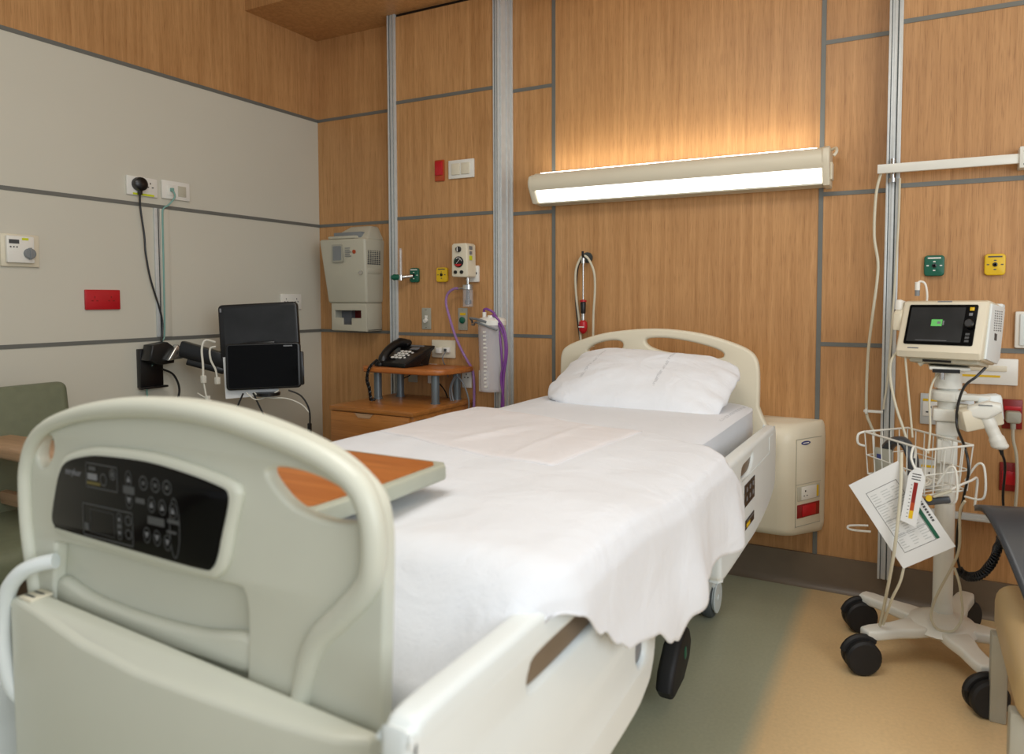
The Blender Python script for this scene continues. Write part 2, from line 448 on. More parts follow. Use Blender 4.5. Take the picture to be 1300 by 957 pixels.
plug = thing('black_power_lead', 'long black power cord with round plug hanging down the beige wall', 'power cord', (.012, -1.105, 1.75))
obj('plug', mb, 'black', plug)
obj('cord', MB().tube([(.025, -1.105, 1.71), (.016, -1.10, 1.65), (.012, -1.082, 1.52), (.012, -1.078, 1.44), (.012, -1.058, 1.32), (.014, -1.012, 1.15), (.016, -1.013, 1.06), (.03, -1.03, 1.0), (.04, -1.05, .96)], .0042), 'black', plug)
t = plateL('data_socket', 'white twin plate on beige wall with pale teal cable plugged in', 'socket', -.990, -.848, 1.705, 1.792)
obj('port', MB().box(.0115, .015, -.967, -.925, 1.722, 1.772, .002), 'white', t)
obj('port', MB().box(.0115, .015, -.911, -.869, 1.722, 1.772, .002), 'cream2', t)
solo('data_cable', MB().box(.014, .03, -.953, -.941, 1.74, 1.757, .002).tube([(.026, -.946, 1.745), (.034, -.942, 1.715), (.02, -.965, 1.675), (.01, -.985, 1.655), (.0095, -.99, 1.60), (.0095, -.992, 1.30), (.0095, -.996, 1.07), (.012, -1.01, 1.03), (.03, -1.055, .96), (.02, -1.09, .87), (.015, -1.092, .75), (.015, -1.08, .5)], .004), 'teal', 'pale teal data cable running down the left wall behind the monitor arm', 'cable')
# trunking
trim(MB().box(.0, .009, -1.03, -1.004, ZC+.01, ZB-.009, .002).box(.009, .0095, -1.014, -1.009, ZC+.01, ZB-.009, 0, 1).box(0, .006, -1.0, -.955, ZC+.01, ZB-.009, .001, 2), ['alu', 'alu_d', 'beige'])
# thermostat
t = thing('thermostat', 'white wall thermostat with grey dial and small dark display', 'thermostat', (0, -1.585, 1.42))
obj('backplate', MB().box(.0005, .012, -1.655, -1.52, 1.358, 1.486, .003), 'cream', t)
obj('cover', MB().box(.012, .03, -1.642, -1.545, 1.372, 1.478, .005), 'white', t)
obj('display', MB().box(.03, .0312, -1.635, -1.60, 1.447, 1.463), 'greyd', t)
obj('dial', MB().lathe([(.021, 0), (.021, .008), (.018, .011), (.001, .0115)], (.03, -1.565, 1.41), (1, 0, 0), 20).box(.03, .045, -1.568, -1.562, 1.387, 1.433, .001), 'grey', t)
mb = MB()
for k in range(3): mb.cyl((.03, -1.63+k*.011, 1.434), (.032, -1.63+k*.011, 1.434), .0028, n=10)
obj('buttons', mb, 'greyd', t)
obj('yellow_sticker', MB().box(.0305, .0312, -1.59, -1.567, 1.462, 1.471), 'lime', t)
# red socket
t = plateL('red_socket', 'red double wall plate on beige wall below the thermostat height', 'socket', -1.348, -1.2, 1.183, 1.27, 'red')
for y in (-1.31, -1.24):
    mb = MB(); pins(mb, fL, y, 1.228, .01); obj('socket_slots', mb, 'redd', t)
t = plateL('double_socket', 'white wall socket partly hidden behind the black touchscreen', 'socket', -.305, -.158, 1.17, 1.258)
for y in (-.27, -.195):
    mb = MB(); pins(mb, fL, y, 1.22, .01); obj('socket_slots', mb, 'greyd', t)

# ------------------------------------------------------------------ wall plates facing the room (-y)
def plateB(name, label, cat, x0, x1, z0, z1, y=-.1, mat_='white', d=.012, b=.003, group=None):
    t = thing(name, label, cat, ((x0+x1)/2, y, (z0+z1)/2), (0, 0, 0), group)
    obj('faceplate', MB().box(x0, x1, y-d, y-.0005, z0, z1, b), mat_, t)
    return t
def fB(y):
    return lambda mb, x, z, w, h, m: mb.box(x-w/2, x+w/2, y-.0015, y+.001, z-h/2, z+h/2, 0, m)
t = plateB('call_switch', 'small red switch plate on wood beside white switch plate', 'switch', .935, .992, 1.843, 1.952, mat_='orange')
obj('rocker', MB().box(.939, .988, -.118, -.111, 1.872, 1.945, .003).box(.955, .958, -.1185, -.118, 1.9, 1.915).box(.968, .971, -.1185, -.118, 1.9, 1.915), 'red', t)
t = plateB('light_switch', 'white double light switch on wood panel right of the red switch', 'switch', 1.022, 1.178, 1.848, 1.942)
for x in (1.045, 1.105): obj('rocker', MB().box(x, x+.05, -.119, -.111, 1.866, 1.924, .003), 'cream', t)
def gas(name, label, x0, x1, z0, z1, m, mark='white'):
    t = thing(name, label, 'gas outlet', ((x0+x1)/2, -.1, (z0+z1)/2))
    obj('cover', MB().prism(rrect(x0, x1, z0, z1, .012), -.118, -.1005, 'xz', .004), m, t)
    cx, cz = (x0+x1)/2, (z0+z1)/2
    mb = MB().lathe([(.008, 0), (.008, .004), (.004, .005), (.004, .001)], (cx, -.117, cz), (0, -1, 0), 16)
    obj('port', mb, 'black', t)
    mb = MB().box(cx-.022, cx+.022, -.1188, -.1178, cz+.026, cz+.031)
    for dx, dz in ((-.022, 0), (.022, 0), (0, .015), (0, -.018)): mb.box(cx+dx-.004, cx+dx+.004, -.1188, -.1178, cz+dz-.002, cz+dz+.002)
    obj('lettering', mb, mark, t)
    return t
t = gas('oxygen_outlet', 'green gas outlet holding a clear flow tube left of the yellow outlet', .768, .825, 1.318, 1.395, 'green')
ft = thing('flow_meter', 'slim clear flow tube with green knob plugged into green outlet', 'flow meter', (.765, -.14, 1.35))
obj('tube', MB().cyl((.752, -.17, 1.35), (.752, -.17, 1.49), .008, n=14).cyl((.752, -.17, 1.49), (.752, -.17, 1.497), .006, n=14), 'jar', ft)
obj('float_rod', MB().cyl((.752, -.17, 1.345), (.752, -.17, 1.485), .003, n=8), 'white', ft)
obj('body', MB().cyl((.752, -.17, 1.328), (.752, -.17, 1.356), .012).cyl((.752, -.17, 1.345), (.79, -.122, 1.352), .011), 'steel', ft)
obj('knob', MB().cyl((.748, -.17, 1.345), (.712, -.178, 1.345), .014, .017).cyl((.712, -.178, 1.345), (.70, -.18, 1.345), .012), 'green', ft)
gas('vacuum_outlet', 'yellow gas outlet left of the cream suction regulator', .943, 1.012, 1.318, 1.394, 'yellow', 'greyd')
gas('oxygen_outlet', 'green gas outlet on the wood panel left of the yellow one, above the monitor stand', 3.214, 3.282, 1.316, 1.394, 'green')
gas('vacuum_outlet', 'yellow gas outlet above right of the patient monitor', 3.41, 3.476, 1.316, 1.394, 'yellow', 'greyd')
t = plateB('suction_outlet', 'white outlet plate half hidden behind the cream suction regulator', 'gas outlet', 1.15, 1.207, 1.315, 1.40, d=.02, b=.006)
obj('port', MB().cyl((1.195, -.12, 1.36), (1.195, -.1215, 1.36), .006), 'greyd', t)
# suction regulator
t = thing('suction_regulator', 'cream suction regulator with round gauge and clear trap jar on wood panel', 'regulator', (1.15, -.1, 1.34))
obj('body', MB().prism([(1.100, 1.345), (1.108, 1.34), (1.19, 1.338), (1.197, 1.345), (1.193, 1.50), (1.185, 1.508), (1.112, 1.508), (1.102, 1.50)], -.20, -.12, 'xz', .006), 'cream', t)
obj('dial_knob', MB().lathe([(.0145, 0), (.0145, .012), (.012, .015), (.001, .015)], (1.146, -.198, 1.478), (0, -1, 0), 20).box(1.144, 1.148, -.2165, -.2125, 1.466, 1.49, 0, 1), ['black', 'white'], t)
g = obj('gauge', MB().lathe([(.0275, 0), (.0275, .008), (.024, .010), (.001, .010)], (1.146, -.198, 1.415), (0, -1, 0), 28), 'black', t)
mb = MB().prism([(1.146+.023*math.cos(a), 1.415+.023*math.sin(a)) for a in [PI*1.15+i*PI*.7/10 for i in range(11)]], -.2088, -.2078, 'xz', 0, 0)
for i in range(10):
    a = PI*(1.1-.1*i*1.1); mb.box(1.146+.02*math.cos(a)-.0014, 1.146+.02*math.cos(a)+.0014, -.2088, -.2078, 1.415+.02*math.sin(a)-.003, 1.415+.02*math.sin(a)+.003, 0, 1 if i < 4 else 2)
mb.tube([(1.136, -.209, 1.407), (1.158, -.209, 1.429)], .0011, 6, 2, 1)
obj('gauge_marks', mb, ['red', 'green', 'white'], g)
obj('push_button', MB().cyl((1.126, -.198, 1.364), (1.126, -.206, 1.364), .009), 'black', t)
obj('push_button', MB().cyl((1.163, -.198, 1.364), (1.163, -.206, 1.364), .009), 'black', t)
obj('side_labels', MB().box(1.1965, 1.1985, -.183, -.157, 1.476, 1.494, 0, 0).box(1.197, 1.199, -.18, -.16, 1.452, 1.468, 0, 0).box(1.197, 1.1992, -.182, -.16, 1.424, 1.446, 0, 1), ['greyk', 'lime'], t)
obj('stem', MB().cyl((1.175, -.165, 1.34), (1.175, -.165, 1.30), .007).cyl((1.175, -.165, 1.33), (1.175, -.165, 1.322), .011), 'steel', t)
obj('jar_lid', MB().lathe([(.012, 0), (.028, -.004), (.028, -.026), (.022, -.028)], (1.175, -.165, 1.304), (0, 0, 1), 24).cyl((1.155, -.165, 1.285), (1.115, -.168, 1.283), .006), 'steel', t)
obj('jar', MB().lathe([(.023, 0), (.026, .002), (.026, .085), (.024, .087)], (1.175, -.165, 1.19), (0, 0, 1), 24), 'jar', t)
obj('filter', MB().cyl((1.175, -.165, 1.20), (1.175, -.165, 1.275), .012, .009).cyl((1.175, -.165, 1.205), (1.175, -.165, 1.225), .017), 'black', t)
solo('suction_tube', MB().tube([(1.12, -.168, 1.283), (1.09, -.168, 1.281), (1.05, -.165, 1.255), (1.038, -.162, 1.207), (1.056, -.16, 1.139), (1.09, -.16, 1.046), (1.128, -.155, .967), (1.155, -.14, .91), (1.174, -.125, .86), (1.182, -.125, .78), (1.18, -.125, .66)], .0068, 10), 'lilac', 'single lilac suction tube curving from regulator jar behind the phone shelf', 'tube')
# slim plates
def slim(label, x0, x1, z0, z1, name='blank_plate', cat='wall plate'):
    t = plateB(name, label, cat, x0, x1, z0, z1, mat_='plate', d=.006, b=.002)
    cx = (x0+x1)/2
    for z in (z1-.01, z0+.01): obj('screw', MB().cyl((cx, -.106, z), (cx, -.1075, z), .003, n=8), 'steel', t)
    return t
t = slim('narrow grey plate with white jack above the telephone', .838, .897, 1.068, 1.182, 'jack_plate')
obj('jack', MB().cyl((.868, -.106, 1.118), (.868, -.122, 1.112), .011).box(.86, .876, -.108, -.1055, 1.128, 1.142), 'white', t)
t = slim('narrow grey plate with round green button and orange label', 1.072, 1.13, 1.068, 1.183, 'call_button_plate')
obj('button', MB().lathe([(.017, 0), (.017, .006), (.012, .009), (.001, .0095)], (1.1, -.106, 1.12), (0, -1, 0), 20), 'green', t)
obj('orange_label', MB().box(1.085, 1.12, -.1072, -.1055, 1.145, 1.158), 'yellow', t)
t = plateB('telephone_socket', 'cream double socket on wood just right of the telephone', 'socket', .905, 1.055, .92, 1.014, mat_='cream', b=.005)
obj('plug', MB().box(.945, .98, -.135, -.111, .945, .975, .004), 'white', t)
obj('plug', MB().box(.99, 1.03, -.13, -.111, .95, .978, .004).box(1.0, 1.015, -.134, -.13, .955, .97, 0, 1), ['white', 'greyd'], t)
for x0, z0, z1, lab, mm in ((.735, .80, .885, 'pale outlet plate below the phone shelf, nearest the left aluminium post', 'plate'), (.865, .80, .885, 'pale outlet plate below the phone shelf, second from the left post', 'white'), (1.085, .79, .865, 'white socket half hidden behind the rear right shelf leg', 'white'), (1.19, .775, .865, 'white socket between the shelf and the suction canister', 'white')):
    t = plateB('low_socket', lab, 'socket', x0+.01, x0+.07, z0-.02, z1, mat_=mm, d=.01)
    mb = MB(); pins(mb, fB(-.1105), x0+.04, z1-.035, .01)
    obj('socket_slots', mb, 'black', t)

# ------------------------------------------------------------------ glove dispenser in the corner
t = thing('glove_dispenser', 'cream wall dispenser with lower slot in the wood corner', 'dispenser', (.33, 0, 1.05))
mb = MB()
def frus(mb, a, b, m=0):
    """a, b: (x0, x1, yfront, z) loops joined to the wall at y=-.001, ring bevelled"""
    bm = bmesh.new()
    L = []
    for (x0, x1, yf, z) in (a, b):
        L.append([bm.verts.new(p) for p in ((x0, -.001, z), (x0, yf, z), (x1, yf, z), (x1, -.001, z))])
    bm.faces.new(L[0][::-1]); bm.faces.new(L[1])
    for i in range(4): bm.faces.new([L[0][i], L[0][(i+1) % 4], L[1][(i+1) % 4], L[1][i]])
    bmesh.ops.recalc_face_normals(bm, faces=bm.faces[:])
    ed = [e for e in bm.edges if min(v.co.y for v in e.verts) < -.01]
    bmesh.ops.bevel(bm, geom=ed, offset=.014, segments=3, profile=.5, affect='EDGES')
    mb.bm(bm, m)
frus(mb, (.19, .478, -.13, 1.205), (.155, .495, -.16, 1.565))
obj('cover', mb, 'cream2', t)
mb = MB(); frus(mb, (.18, .493, -.135, 1.56), (.30, .45, -.06, 1.642))
obj('hopper', mb, 'cream2', t)
obj('tray_mouth', MB().box(.235, .44, -.125, -.06, 1.568, 1.604, .004, 0, T=Matrix()).box(.215, .42, -.15, -.09, 1.566, 1.582, .006, 1), ['grey', 'cream2'], t)
obj('window', MB().prism(rrect(.255, .335, 1.435, 1.535, .008), -.1615, -.154, 'xz', 0), 'plate', t)
obj('window_pane', MB().prism(rrect(.265, .325, 1.445, 1.525, .006), -.163, -.155, 'xz', 0), 'grey', t)
mb = MB()
for k in range(5): mb.box(.35, .35+.03+random.random()*.02, -.1585, -.15, 1.51-k*.011, 1.514-k*.011)
mb.cyl((.415, -.15, 1.492), (.415, -.1585, 1.49), .011, n=14, m=1)
obj('printed_label', mb, ['greyk', 'orange'], t)
obj('lock', MB().cyl((.455, -.135, 1.375), (.455, -.153, 1.375), .012), 'steel', t)
mb = MB()
for i in range(6):
    for j in range(11):
        y = -.125+i*.018; z = 1.425+j*.0105
        mb.box(.485, .4905+.0002*j, y-.006, y+.006, z-.0035, z+.0035)
obj('vent_grille', mb, 'greyd', t)
obj('side_bulge', MB().box(.46, .492, -.135, -.02, 1.365, 1.405, .014), 'cream2', t)
mb = MB().plate([(.215, 1.205), (.215, 1.052), (.475, 1.048), (.475, 1.205)], [[(.24, 1.165), (.24, 1.125), (.3, 1.122), (.3, 1.085), (.365, 1.085), (.365, 1.122), (.435, 1.122), (.435, 1.165)]], -.130, -.118, 'xz', .003, sub=1)
mb.box(.215, .475, -.12, -.001, 1.049, 1.06, .003).box(.215, .225, -.12, -.001, 1.05, 1.205, .002).box(.463, .475, -.124, -.001, 1.05, 1.205, .003)
b_ = obj('lower_bin', mb, 'cream2', t)
obj('bin_lining', MB().box(.226, .30, -.06, -.002, 1.07, 1.2).box(.30, .46, -.03, -.002, 1.07, 1.2, 0, 1), ['greyk', 'redd'], t)

# ------------------------------------------------------------------ bed-head lamp
t = thing('bed_head_lamp', 'long white lit lamp fixed to wood wall above the bed', 'lamp', (2.19, 0, 1.75))
ly0 = -.135
prof = [(-.003, 1.69), (-.003, 1.812), (-.075, 1.836), (-.105, 1.836), (-.128, 1.824), (-.139, 1.80), (-.137, 1.768), (-.125, 1.752)]
obj('cover', MB().prism(prof+[(-.11, 1.765), (-.05, 1.69)], 1.53, 2.852, 'yz', 0), 'cream', t)
obj('diffuser', MB().prism([(-.124, 1.753), (-.088, 1.698), (-.05, 1.692), (-.06, 1.74), (-.1, 1.756)], 1.545, 2.838, 'yz', 0), 'lampglow', t)
obj('diffuser_frame', MB().prism([(-.088, 1.698), (-.088, 1.692), (-.046, 1.686), (-.04, 1.692)], 1.54, 2.842, 'yz', 0), 'cream2', t)
obj('upper_slot', MB().box(1.56, 2.82, -.104, -.07, 1.8345, 1.8375).box(1.56, 2.82, -.104, -.01, 1.815, 1.8345, 0, 1), ['upglow', 'cream'], t)
endp = [(-.001, 1.684), (-.001, 1.835), (-.075, 1.84), (-.108, 1.84), (-.132, 1.828), (-.142, 1.80), (-.139, 1.772), (-.09, 1.688)]
obj('end_cap', MB().prism(endp, 2.843, 2.872, 'yz', .006), 'cream', t)
obj('end_cap', MB().prism([(y*.96, 1.76+(z-1.76)*.9) for y, z in endp], 1.50, 1.54, 'yz', .012), 'cream', t)
obj('hook', MB().tube([(2.872, -.06, 1.832), (2.89, -.075, 1.835), (2.895, -.1, 1.815), (2.885, -.105, 1.80)], .006), 'cream', t)
obj('switch_box', MB().box(2.868, 2.88, -.09, -.03, 1.71, 1.78, .004), 'cream', t)

# ------------------------------------------------------------------ hanging call handset
t = thing('cord_hook', 'dark metal hook on wood wall above the left of the headboard', 'hook', (1.765, 0, 1.44))
obj('rose', MB().cyl((1.765, -.001, 1.43), (1.765, -.012, 1.43), .026), 'alu_d', t)
obj('arm', MB().tube([(1.765, -.01, 1.43), (1.765, -.04, 1.43), (1.765, -.06, 1.437), (1.765, -.063, 1.458)], .006), 'black', t)
t = thing('hanging_lamp_handset', 'red and black handset hanging from hook in loops of cream cord', 'handset', (1.765, -.045, 1.44))
X = 1.762
obj('rod', MB().cyl((X, -.05, 1.424), (X, -.05, 1.22), .004).cyl((X, -.05, 1.425), (X, -.05, 1.40), .010), 'steel', t)
obj('red_collar', MB().lathe([(.006, .012), (.017, .008), (.017, .001), (.012, 0)], (X, -.05, 1.215), (0, 0, 1), 20), 'red', t)
obj('grip', MB().lathe([(.012, 0), (.014, -.006), (.012, -.05), (.011, -.056)], (X, -.05, 1.215), (0, 0, 1), 20), 'black', t)
obj('neck', MB().cyl((X, -.05, 1.16), (X, -.05, 1.125), .009), 'steel', t)
obj('red_head', MB().lathe([(.008, 0), (.019, -.008), (.0215, -.028), (.0195, -.05), (.013, -.06), (.006, -.066)], (X, -.05, 1.128), (0, 0, 1), 24), 'red', t)
obj('white_lettering', MB().box(X-.015, X+.015, -.0722, -.0702, 1.093, 1.098), 'white', t)
obj('cord', MB().tube([(1.742, -.03, 1.0), (1.735, -.03, 1.10), (1.72, -.04, 1.25), (1.722, -.05, 1.36), (1.745, -.052, 1.42), (1.765, -.052, 1.436), (1.79, -.05, 1.42), (1.818, -.05, 1.36), (1.822, -.045, 1.28), (1.812, -.04, 1.15), (1.808, -.035, 1.0)], .0058), 'ccable', t)
obj('black_cord', MB().tube([(1.75, -.02, 1.43), (1.722, -.02, 1.39), (1.708, -.015, 1.30), (1.708, -.015, 1.20), (1.722, -.02, 1.10), (1.738, -.02, 1.0)], .0045), 'black', t)

# ------------------------------------------------------------------ head wall service box
t = thing('service_box', 'cream rounded service box on wall low behind the bed head', 'service box', (2.5, 0, .25))
ply = [(2.1, -.001), (2.1, -.19), (2.70, -.205), (2.735, -.20), (2.765, -.18), (2.79, -.14), (2.852, -.035), (2.864, -.012), (2.864, -.001)]
mb = MB()
def unit_ring(z, k):
    cx = 2.45
    return [(lerp(cx, x, 1-(.035*k if x > 2.5 else 0)), y*(1-.28*k), z) for x, y in ply]
lev = [(.25, 1), (.258, .55), (.275, .15), (.295, 0), (.64, 0), (.672, .08), (.70, .3), (.715, .62), (.722, 1)]
rings = [unit_ring(z, k) for z, k in lev]
n = len(ply); vs = [p for r in rings for p in r]; fs = []
for i in range(len(rings)-1):
    for j in range(n): fs.append([i*n+j, i*n+(j+1) % n, (i+1)*n+(j+1) % n, (i+1)*n+j])
fs.append(list(range(n))[::-1]); fs.append([(len(rings)-1)*n+j for j in range(n)])
mb.add(vs, fs)
obj('housing', mb, 'cream', t, ang=50)
# angled socket panel on the chamfer
pa, pb = Vector((2.768, -.1765, 0)), Vector((2.852, -.035, 0))
ux = (pb-pa).normalized(); nx = Vector((ux.y, -ux.x, 0)); Lc = (pb-pa).length
T = Matrix(((ux.x, 0, -nx.x*-1, pa.x), (ux.y, 0, nx.y, pa.y), (0, 1, 0, 0), (0, 0, 0, 1)))
T = Matrix(((ux.x, 0, nx.x, pa.x), (ux.y, 0, nx.y, pa.y), (0, 1, 0, 0), (0, 0, 0, 1)))   # local (u, v, out)
obj('panel', MB().box(.002, Lc, -.001, .002, 0, 0, 0, T=T) if False else MB().box(.003, Lc-.004, .30, .66, .0, .0025, .0008, 0, T=T).box(.003, Lc-.004, .658, .6605, .002, .003, 0, 1, T=T).box(.003, Lc-.004, .2995, .302, .002, .003, 0, 1, T=T).box(.003, .005, .30, .66, .002, .003, 0, 1, T=T).box(.003, Lc-.004, .472, .474, .002, .003, 0, 1, T=T), ['cream', 'plate'], t)
s_ = obj('socket', MB().box(.012, Lc-.012, .405, .465, .0025, .005, .001, 0, T=T).box(.035, Lc-.035, .408, .462, .005, .007, .001, 1, T=T).box(Lc-.035, Lc-.022, .412, .458, .005, .0062, 0, 2, T=T).box(.055, .062, .44, .447, .007, .0075, 0, 3, T=T).box(.048, .054, .422, .426, .007, .0075, 0, 3, T=T).box(.066, .072, .422, .426, .007, .0075, 0, 3, T=T), ['cream2', 'white', 'yellow', 'black'], t)
obj('red_switch', MB().box(.012, Lc-.014, .335, .39, .0025, .006, .001, 0, T=T).box(.04, Lc-.04, .34, .385, .006, .009, .001, 1, T=T), ['redd', 'red'], t)
obj('oval_logo', MB().prism([(.06+.028*math.cos(a)*1, .642+.008*math.sin(a)) for a in [2*PI*i/20 for i in range(20)]], .0025, .0045, 'xy', 0, 0, T=T).box(.042, .078, .640, .644, .0045, .0048, 0, 1, T=T), ['bluelogo', 'white'], t)

# ------------------------------------------------------------------ bedside cabinet, shelf and telephone
t = thing('bedside_cabinet', 'orange wood bedside cabinet with raised phone shelf on grey legs', 'cabinet', (.91, -.36, 0))
obj('carcass', MB().box(.662, 1.16, -.585, -.12, .06, .692, .003), 'oak_h', t)
obj('top_panel', MB().box(.655, 1.166, -.60, -.115, .692, .714, .004), 'oak_h', t)
d = obj('drawer', MB().box(.668, 1.145, -.603, -.585, .43, .688, .004), 'oak_h', t)
obj('finger_pull', MB().prism([(.825, .688), (.845, .668), (.915, .668), (.935, .688)], -.606, -.59, 'xz', 0), 'beech', d)
obj('door', MB().box(.668, 1.145, -.603, -.585, .07, .424, .004), 'oak_h', t)
obj('lock', MB().box(1.16, 1.163, -.57, -.50, .648, .672, .001).cyl((1.16, -.515, .66), (1.17, -.515, .66), .007, m=1), ['alu_d', 'steel'], t)
sh = [(.66, -.13), (.66, -.37), (.69, -.395), (1.08, -.395), (1.14, -.37), (1.172, -.31), (1.18, -.22), (1.18, -.13)]
obj('shelf', MB().prism(sh, .858, .887, 'xy', .008), 'oak_t', t)
for x, y in ((.718, -.32), (.765, -.2), (1.095, -.335), (1.10, -.16)): obj('leg', MB().cyl((x, y, .714), (x, y, .858), .02).cyl((x, y, .714), (x, y, .72), .024), 'leg', t)
obj('plinth', MB().box(.68, 1.14, -.56, -.13, 0, .06), 'greyd', t)

tel = thing('telephone', 'black desk telephone with white keys on the wooden shelf', 'telephone', (.85, -.27, .887), (0, 0, math.radians(-6)))
mb = MB().prism([(-.105, .005), (-.105, .022), (.10, .10), (.115, .10), (.112, .085), (.02, .03), (.0, .004)], -.11, .11, 'yz', .006)
mb.prism([(.02, .0), (.02, .03), (.105, .08), (.11, .07), (.085, .0)], -.085, .09, 'yz', .004)
mb.box(-.105, .105, -.105, .03, 0.0005, .012, .003)
obj('body', mb, 'black', tel, local=True)
Tk = RT((0, 0, .0645), (math.atan2(.078, .205), 0, 0))
hs = MB().tube([(-.075, -.10, -.032), (-.077, -.06, .012), (-.078, .0, .03), (-.078, .06, .028), (-.076, .105, .0)], [.026]*6+[.022]*12+[.027]*7, 12, 0, 6, T=Tk)
hs.ball((-.075, -.095, -.018), (.03, .035, .022), 0, 8, T=Tk).ball((-.076, .10, .006), (.03, .034, .022), 0, 8, T=Tk)
obj('handset', hs, 'black', tel, local=True)
mb = MB()
for r in range(4):
    for c in range(3): mb.box(-.022+c*.026, -.004+c*.026, -.075+r*.024, -.062+r*.024, .005, .012, .002, T=Tk)
for c in range(3): mb.box(.062+c*.0, .072, -.07+c*.03, -.06+c*.03, .005, .010, .001, T=Tk)
obj('keys', mb, 'white', tel, local=True)
obj('label_strip', MB().box(-.02, .07, .075, .085, .004, .008, 0, 0, T=Tk).box(.01, .06, .035, .058, .004, .008, 0, 0, T=Tk), 'greyk', tel, local=True)
coil = []
ax = catmull([(-.085, -.11, .03), (-.098, -.145, -.005), (-.105, -.155, -.06), (-.100, -.145, -.11), (-.095, -.14, -.165), (-.09, -.125, -.168)], 30)
for i, p in enumerate(ax):
    a = i*1.35
    coil.append((p.x+.008*math.cos(a), p.y+.004*math.sin(a), p.z+.006*math.sin(a)))
obj('coiled_cord', MB().tube(coil, .0035, 6, 0, 1), 'black', tel, local=True)
solo('telephone_cable', MB().tube([(1.01, -.135, .95), (1.012, -.16, .93), (1.01, -.15, .90), (1.005, -.118, .87), (1.01, -.112, .82)], .003), 'gcable', 'thin grey cable dropping from cream socket behind the phone shelf', 'cable')
solo('coiled_cables', MB().tube([(1.12, -.20, .845), (1.09, -.205, .78), (1.10, -.21, .715), (1.15, -.205, .655), (1.19, -.20, .66), (1.2, -.20, .72), (1.17, -.2, .80), (1.13, -.2, .835), (1.10, -.205, .79), (1.115, -.21, .71), (1.16, -.21, .64), (1.185, -.205, .67)], .0042), 'gcable', 'loop of grey cable hanging off the right rear shelf leg', 'cable')
solo('power_cable', MB().tube([(.91, -.112, .86), (.935, -.13, .82), (.97, -.15, .80), (1.02, -.16, .76), (1.05, -.17, .72)], .0035), 'black', 'black cable slanting down rightwards between the phone shelf legs', 'cable')
solo('power_cable', MB().tube([(.80, -.112, .86), (.785, -.15, .82), (.76, -.17, .80), (.74, -.17, .718)], .003), 'black', 'thin black cable slanting down leftwards behind the phone shelf legs', 'cable')

# ------------------------------------------------------------------ suction canister and its tubes
t = thing('suction_canister', 'clear ribbed suction canister hanging beside the aluminium post', 'canister', (1.33, -.19, .77))
cx, cy = 1.332, -.19
pr = [(.055, 0)]
for k in range(16): pr += [(.058+.0006*k, .006+k*.0195), (.0595+.0006*k, .015+k*.0195)]
pr += [(.068, .33), (.068, .335)]
obj('liner', MB().lathe(pr, (cx, cy, .775), (0, 0, 1), 28), 'jar2', t)
obj('lid', MB().lathe([(.03, .03), (.06, .024), (.071, .012), (.071, -.01), (.066, -.012)], (cx, cy, 1.112), (0, 0, 1), 28).cyl((cx-.03, cy-.02, 1.13), (cx-.03, cy-.02, 1.165), .010).cyl((cx+.012, cy-.03, 1.13), (cx+.012, cy-.03, 1.15), .016), 'white', t)
mb = MB()
for k in range(15): mb.box(cx-.004, cx+.008+(.004 if k % 5 == 0 else 0), cy-.0665-.0006*k, cy-.06, .80+k*.019, .808+k*.019)
obj('scale_marks', mb, 'white', t)
obj('bracket', MB().box(1.318, 1.346, -.13, -.108, .76, 1.09, .002).box(cx-.03, cx+.03, -.125, -.105, 1.09, 1.115, .003), 'alu', t)
solo('canister_tubes', MB().tube([(cx-.03, cy-.02, 1.16), (cx-.025, cy-.03, 1.178), (cx+.0, cy-.03, 1.178), (1.365, -.21, 1.15), (1.392, -.215, 1.06), (1.405, -.215, .93), (1.408, -.215, .80), (1.402, -.215, .70)], .006, 10).tube([(cx+.012, cy-.03, 1.145), (1.375, -.225, 1.145), (1.42, -.22, 1.08), (1.436, -.22, .98), (1.418, -.22, .86), (1.414, -.22, .78), (1.41, -.22, .69)], .0062, 10).tube([(1.385, -.225, 1.12), (1.425, -.225, 1.04), (1.428, -.226, .94), (1.405, -.226, .85), (1.42, -.226, .74), (1.414, -.226, .68)], .005, 8), 'purple', 'bundle of purple suction tubes hanging down beside the canister', 'tube')
solo('grey_tube', MB().tube([(1.19, -.15, 1.11), (1.20, -.17, 1.125), (1.24, -.24, 1.135), (1.30, -.262, 1.13), (1.345, -.26, 1.118)], .006, 8).tube([(1.188, -.15, 1.1), (1.22, -.18, 1.10), (1.27, -.24, 1.115), (1.33, -.265, 1.105), (1.4, -.25, 1.08)], .005, 8), 'gcable', 'grey tube reaching from the canister lid towards the green button', 'tube')

# ------------------------------------------------------------------ monitor arm, touchscreen
t = thing('swing_bracket', 'black jointed monitor bracket bolted to the beige left wall', 'bracket', (0, -1.07, .83))
obj('wall_plate', MB().box(.001, .03, -1.13, -1.02, .82, 1.0, .003).box(.03, .05, -1.14, -1.01, .815, .825, .002), 'black', t)
obj('shoulder', MB().prism([(-1.13, .95), (-1.115, 1.02), (-1.04, 1.03), (-1.0, 1.0), (-1.01, .93), (-1.08, .925)], .03, .10, 'yz', .008), 'black', t)
obj('silver_cover', MB().prism([(-1.06, .945), (-1.01, 1.02), (-.985, 1.0), (-.98, .95)], .095, .125, 'yz', .006), 'steel', t)
obj('upper_link', MB().box(-.005, .27, -.025, .025, -.035, .04, .008, T=RT((.11, -.985, .995), (0, math.radians(19), math.radians(40)))), 'black', t)
obj('lower_link', MB().box(0, .17, -.018, .018, -.03, .0, .006, T=RT((.14, -.97, .95), (0, math.radians(17), math.radians(40)))), 'black', t)
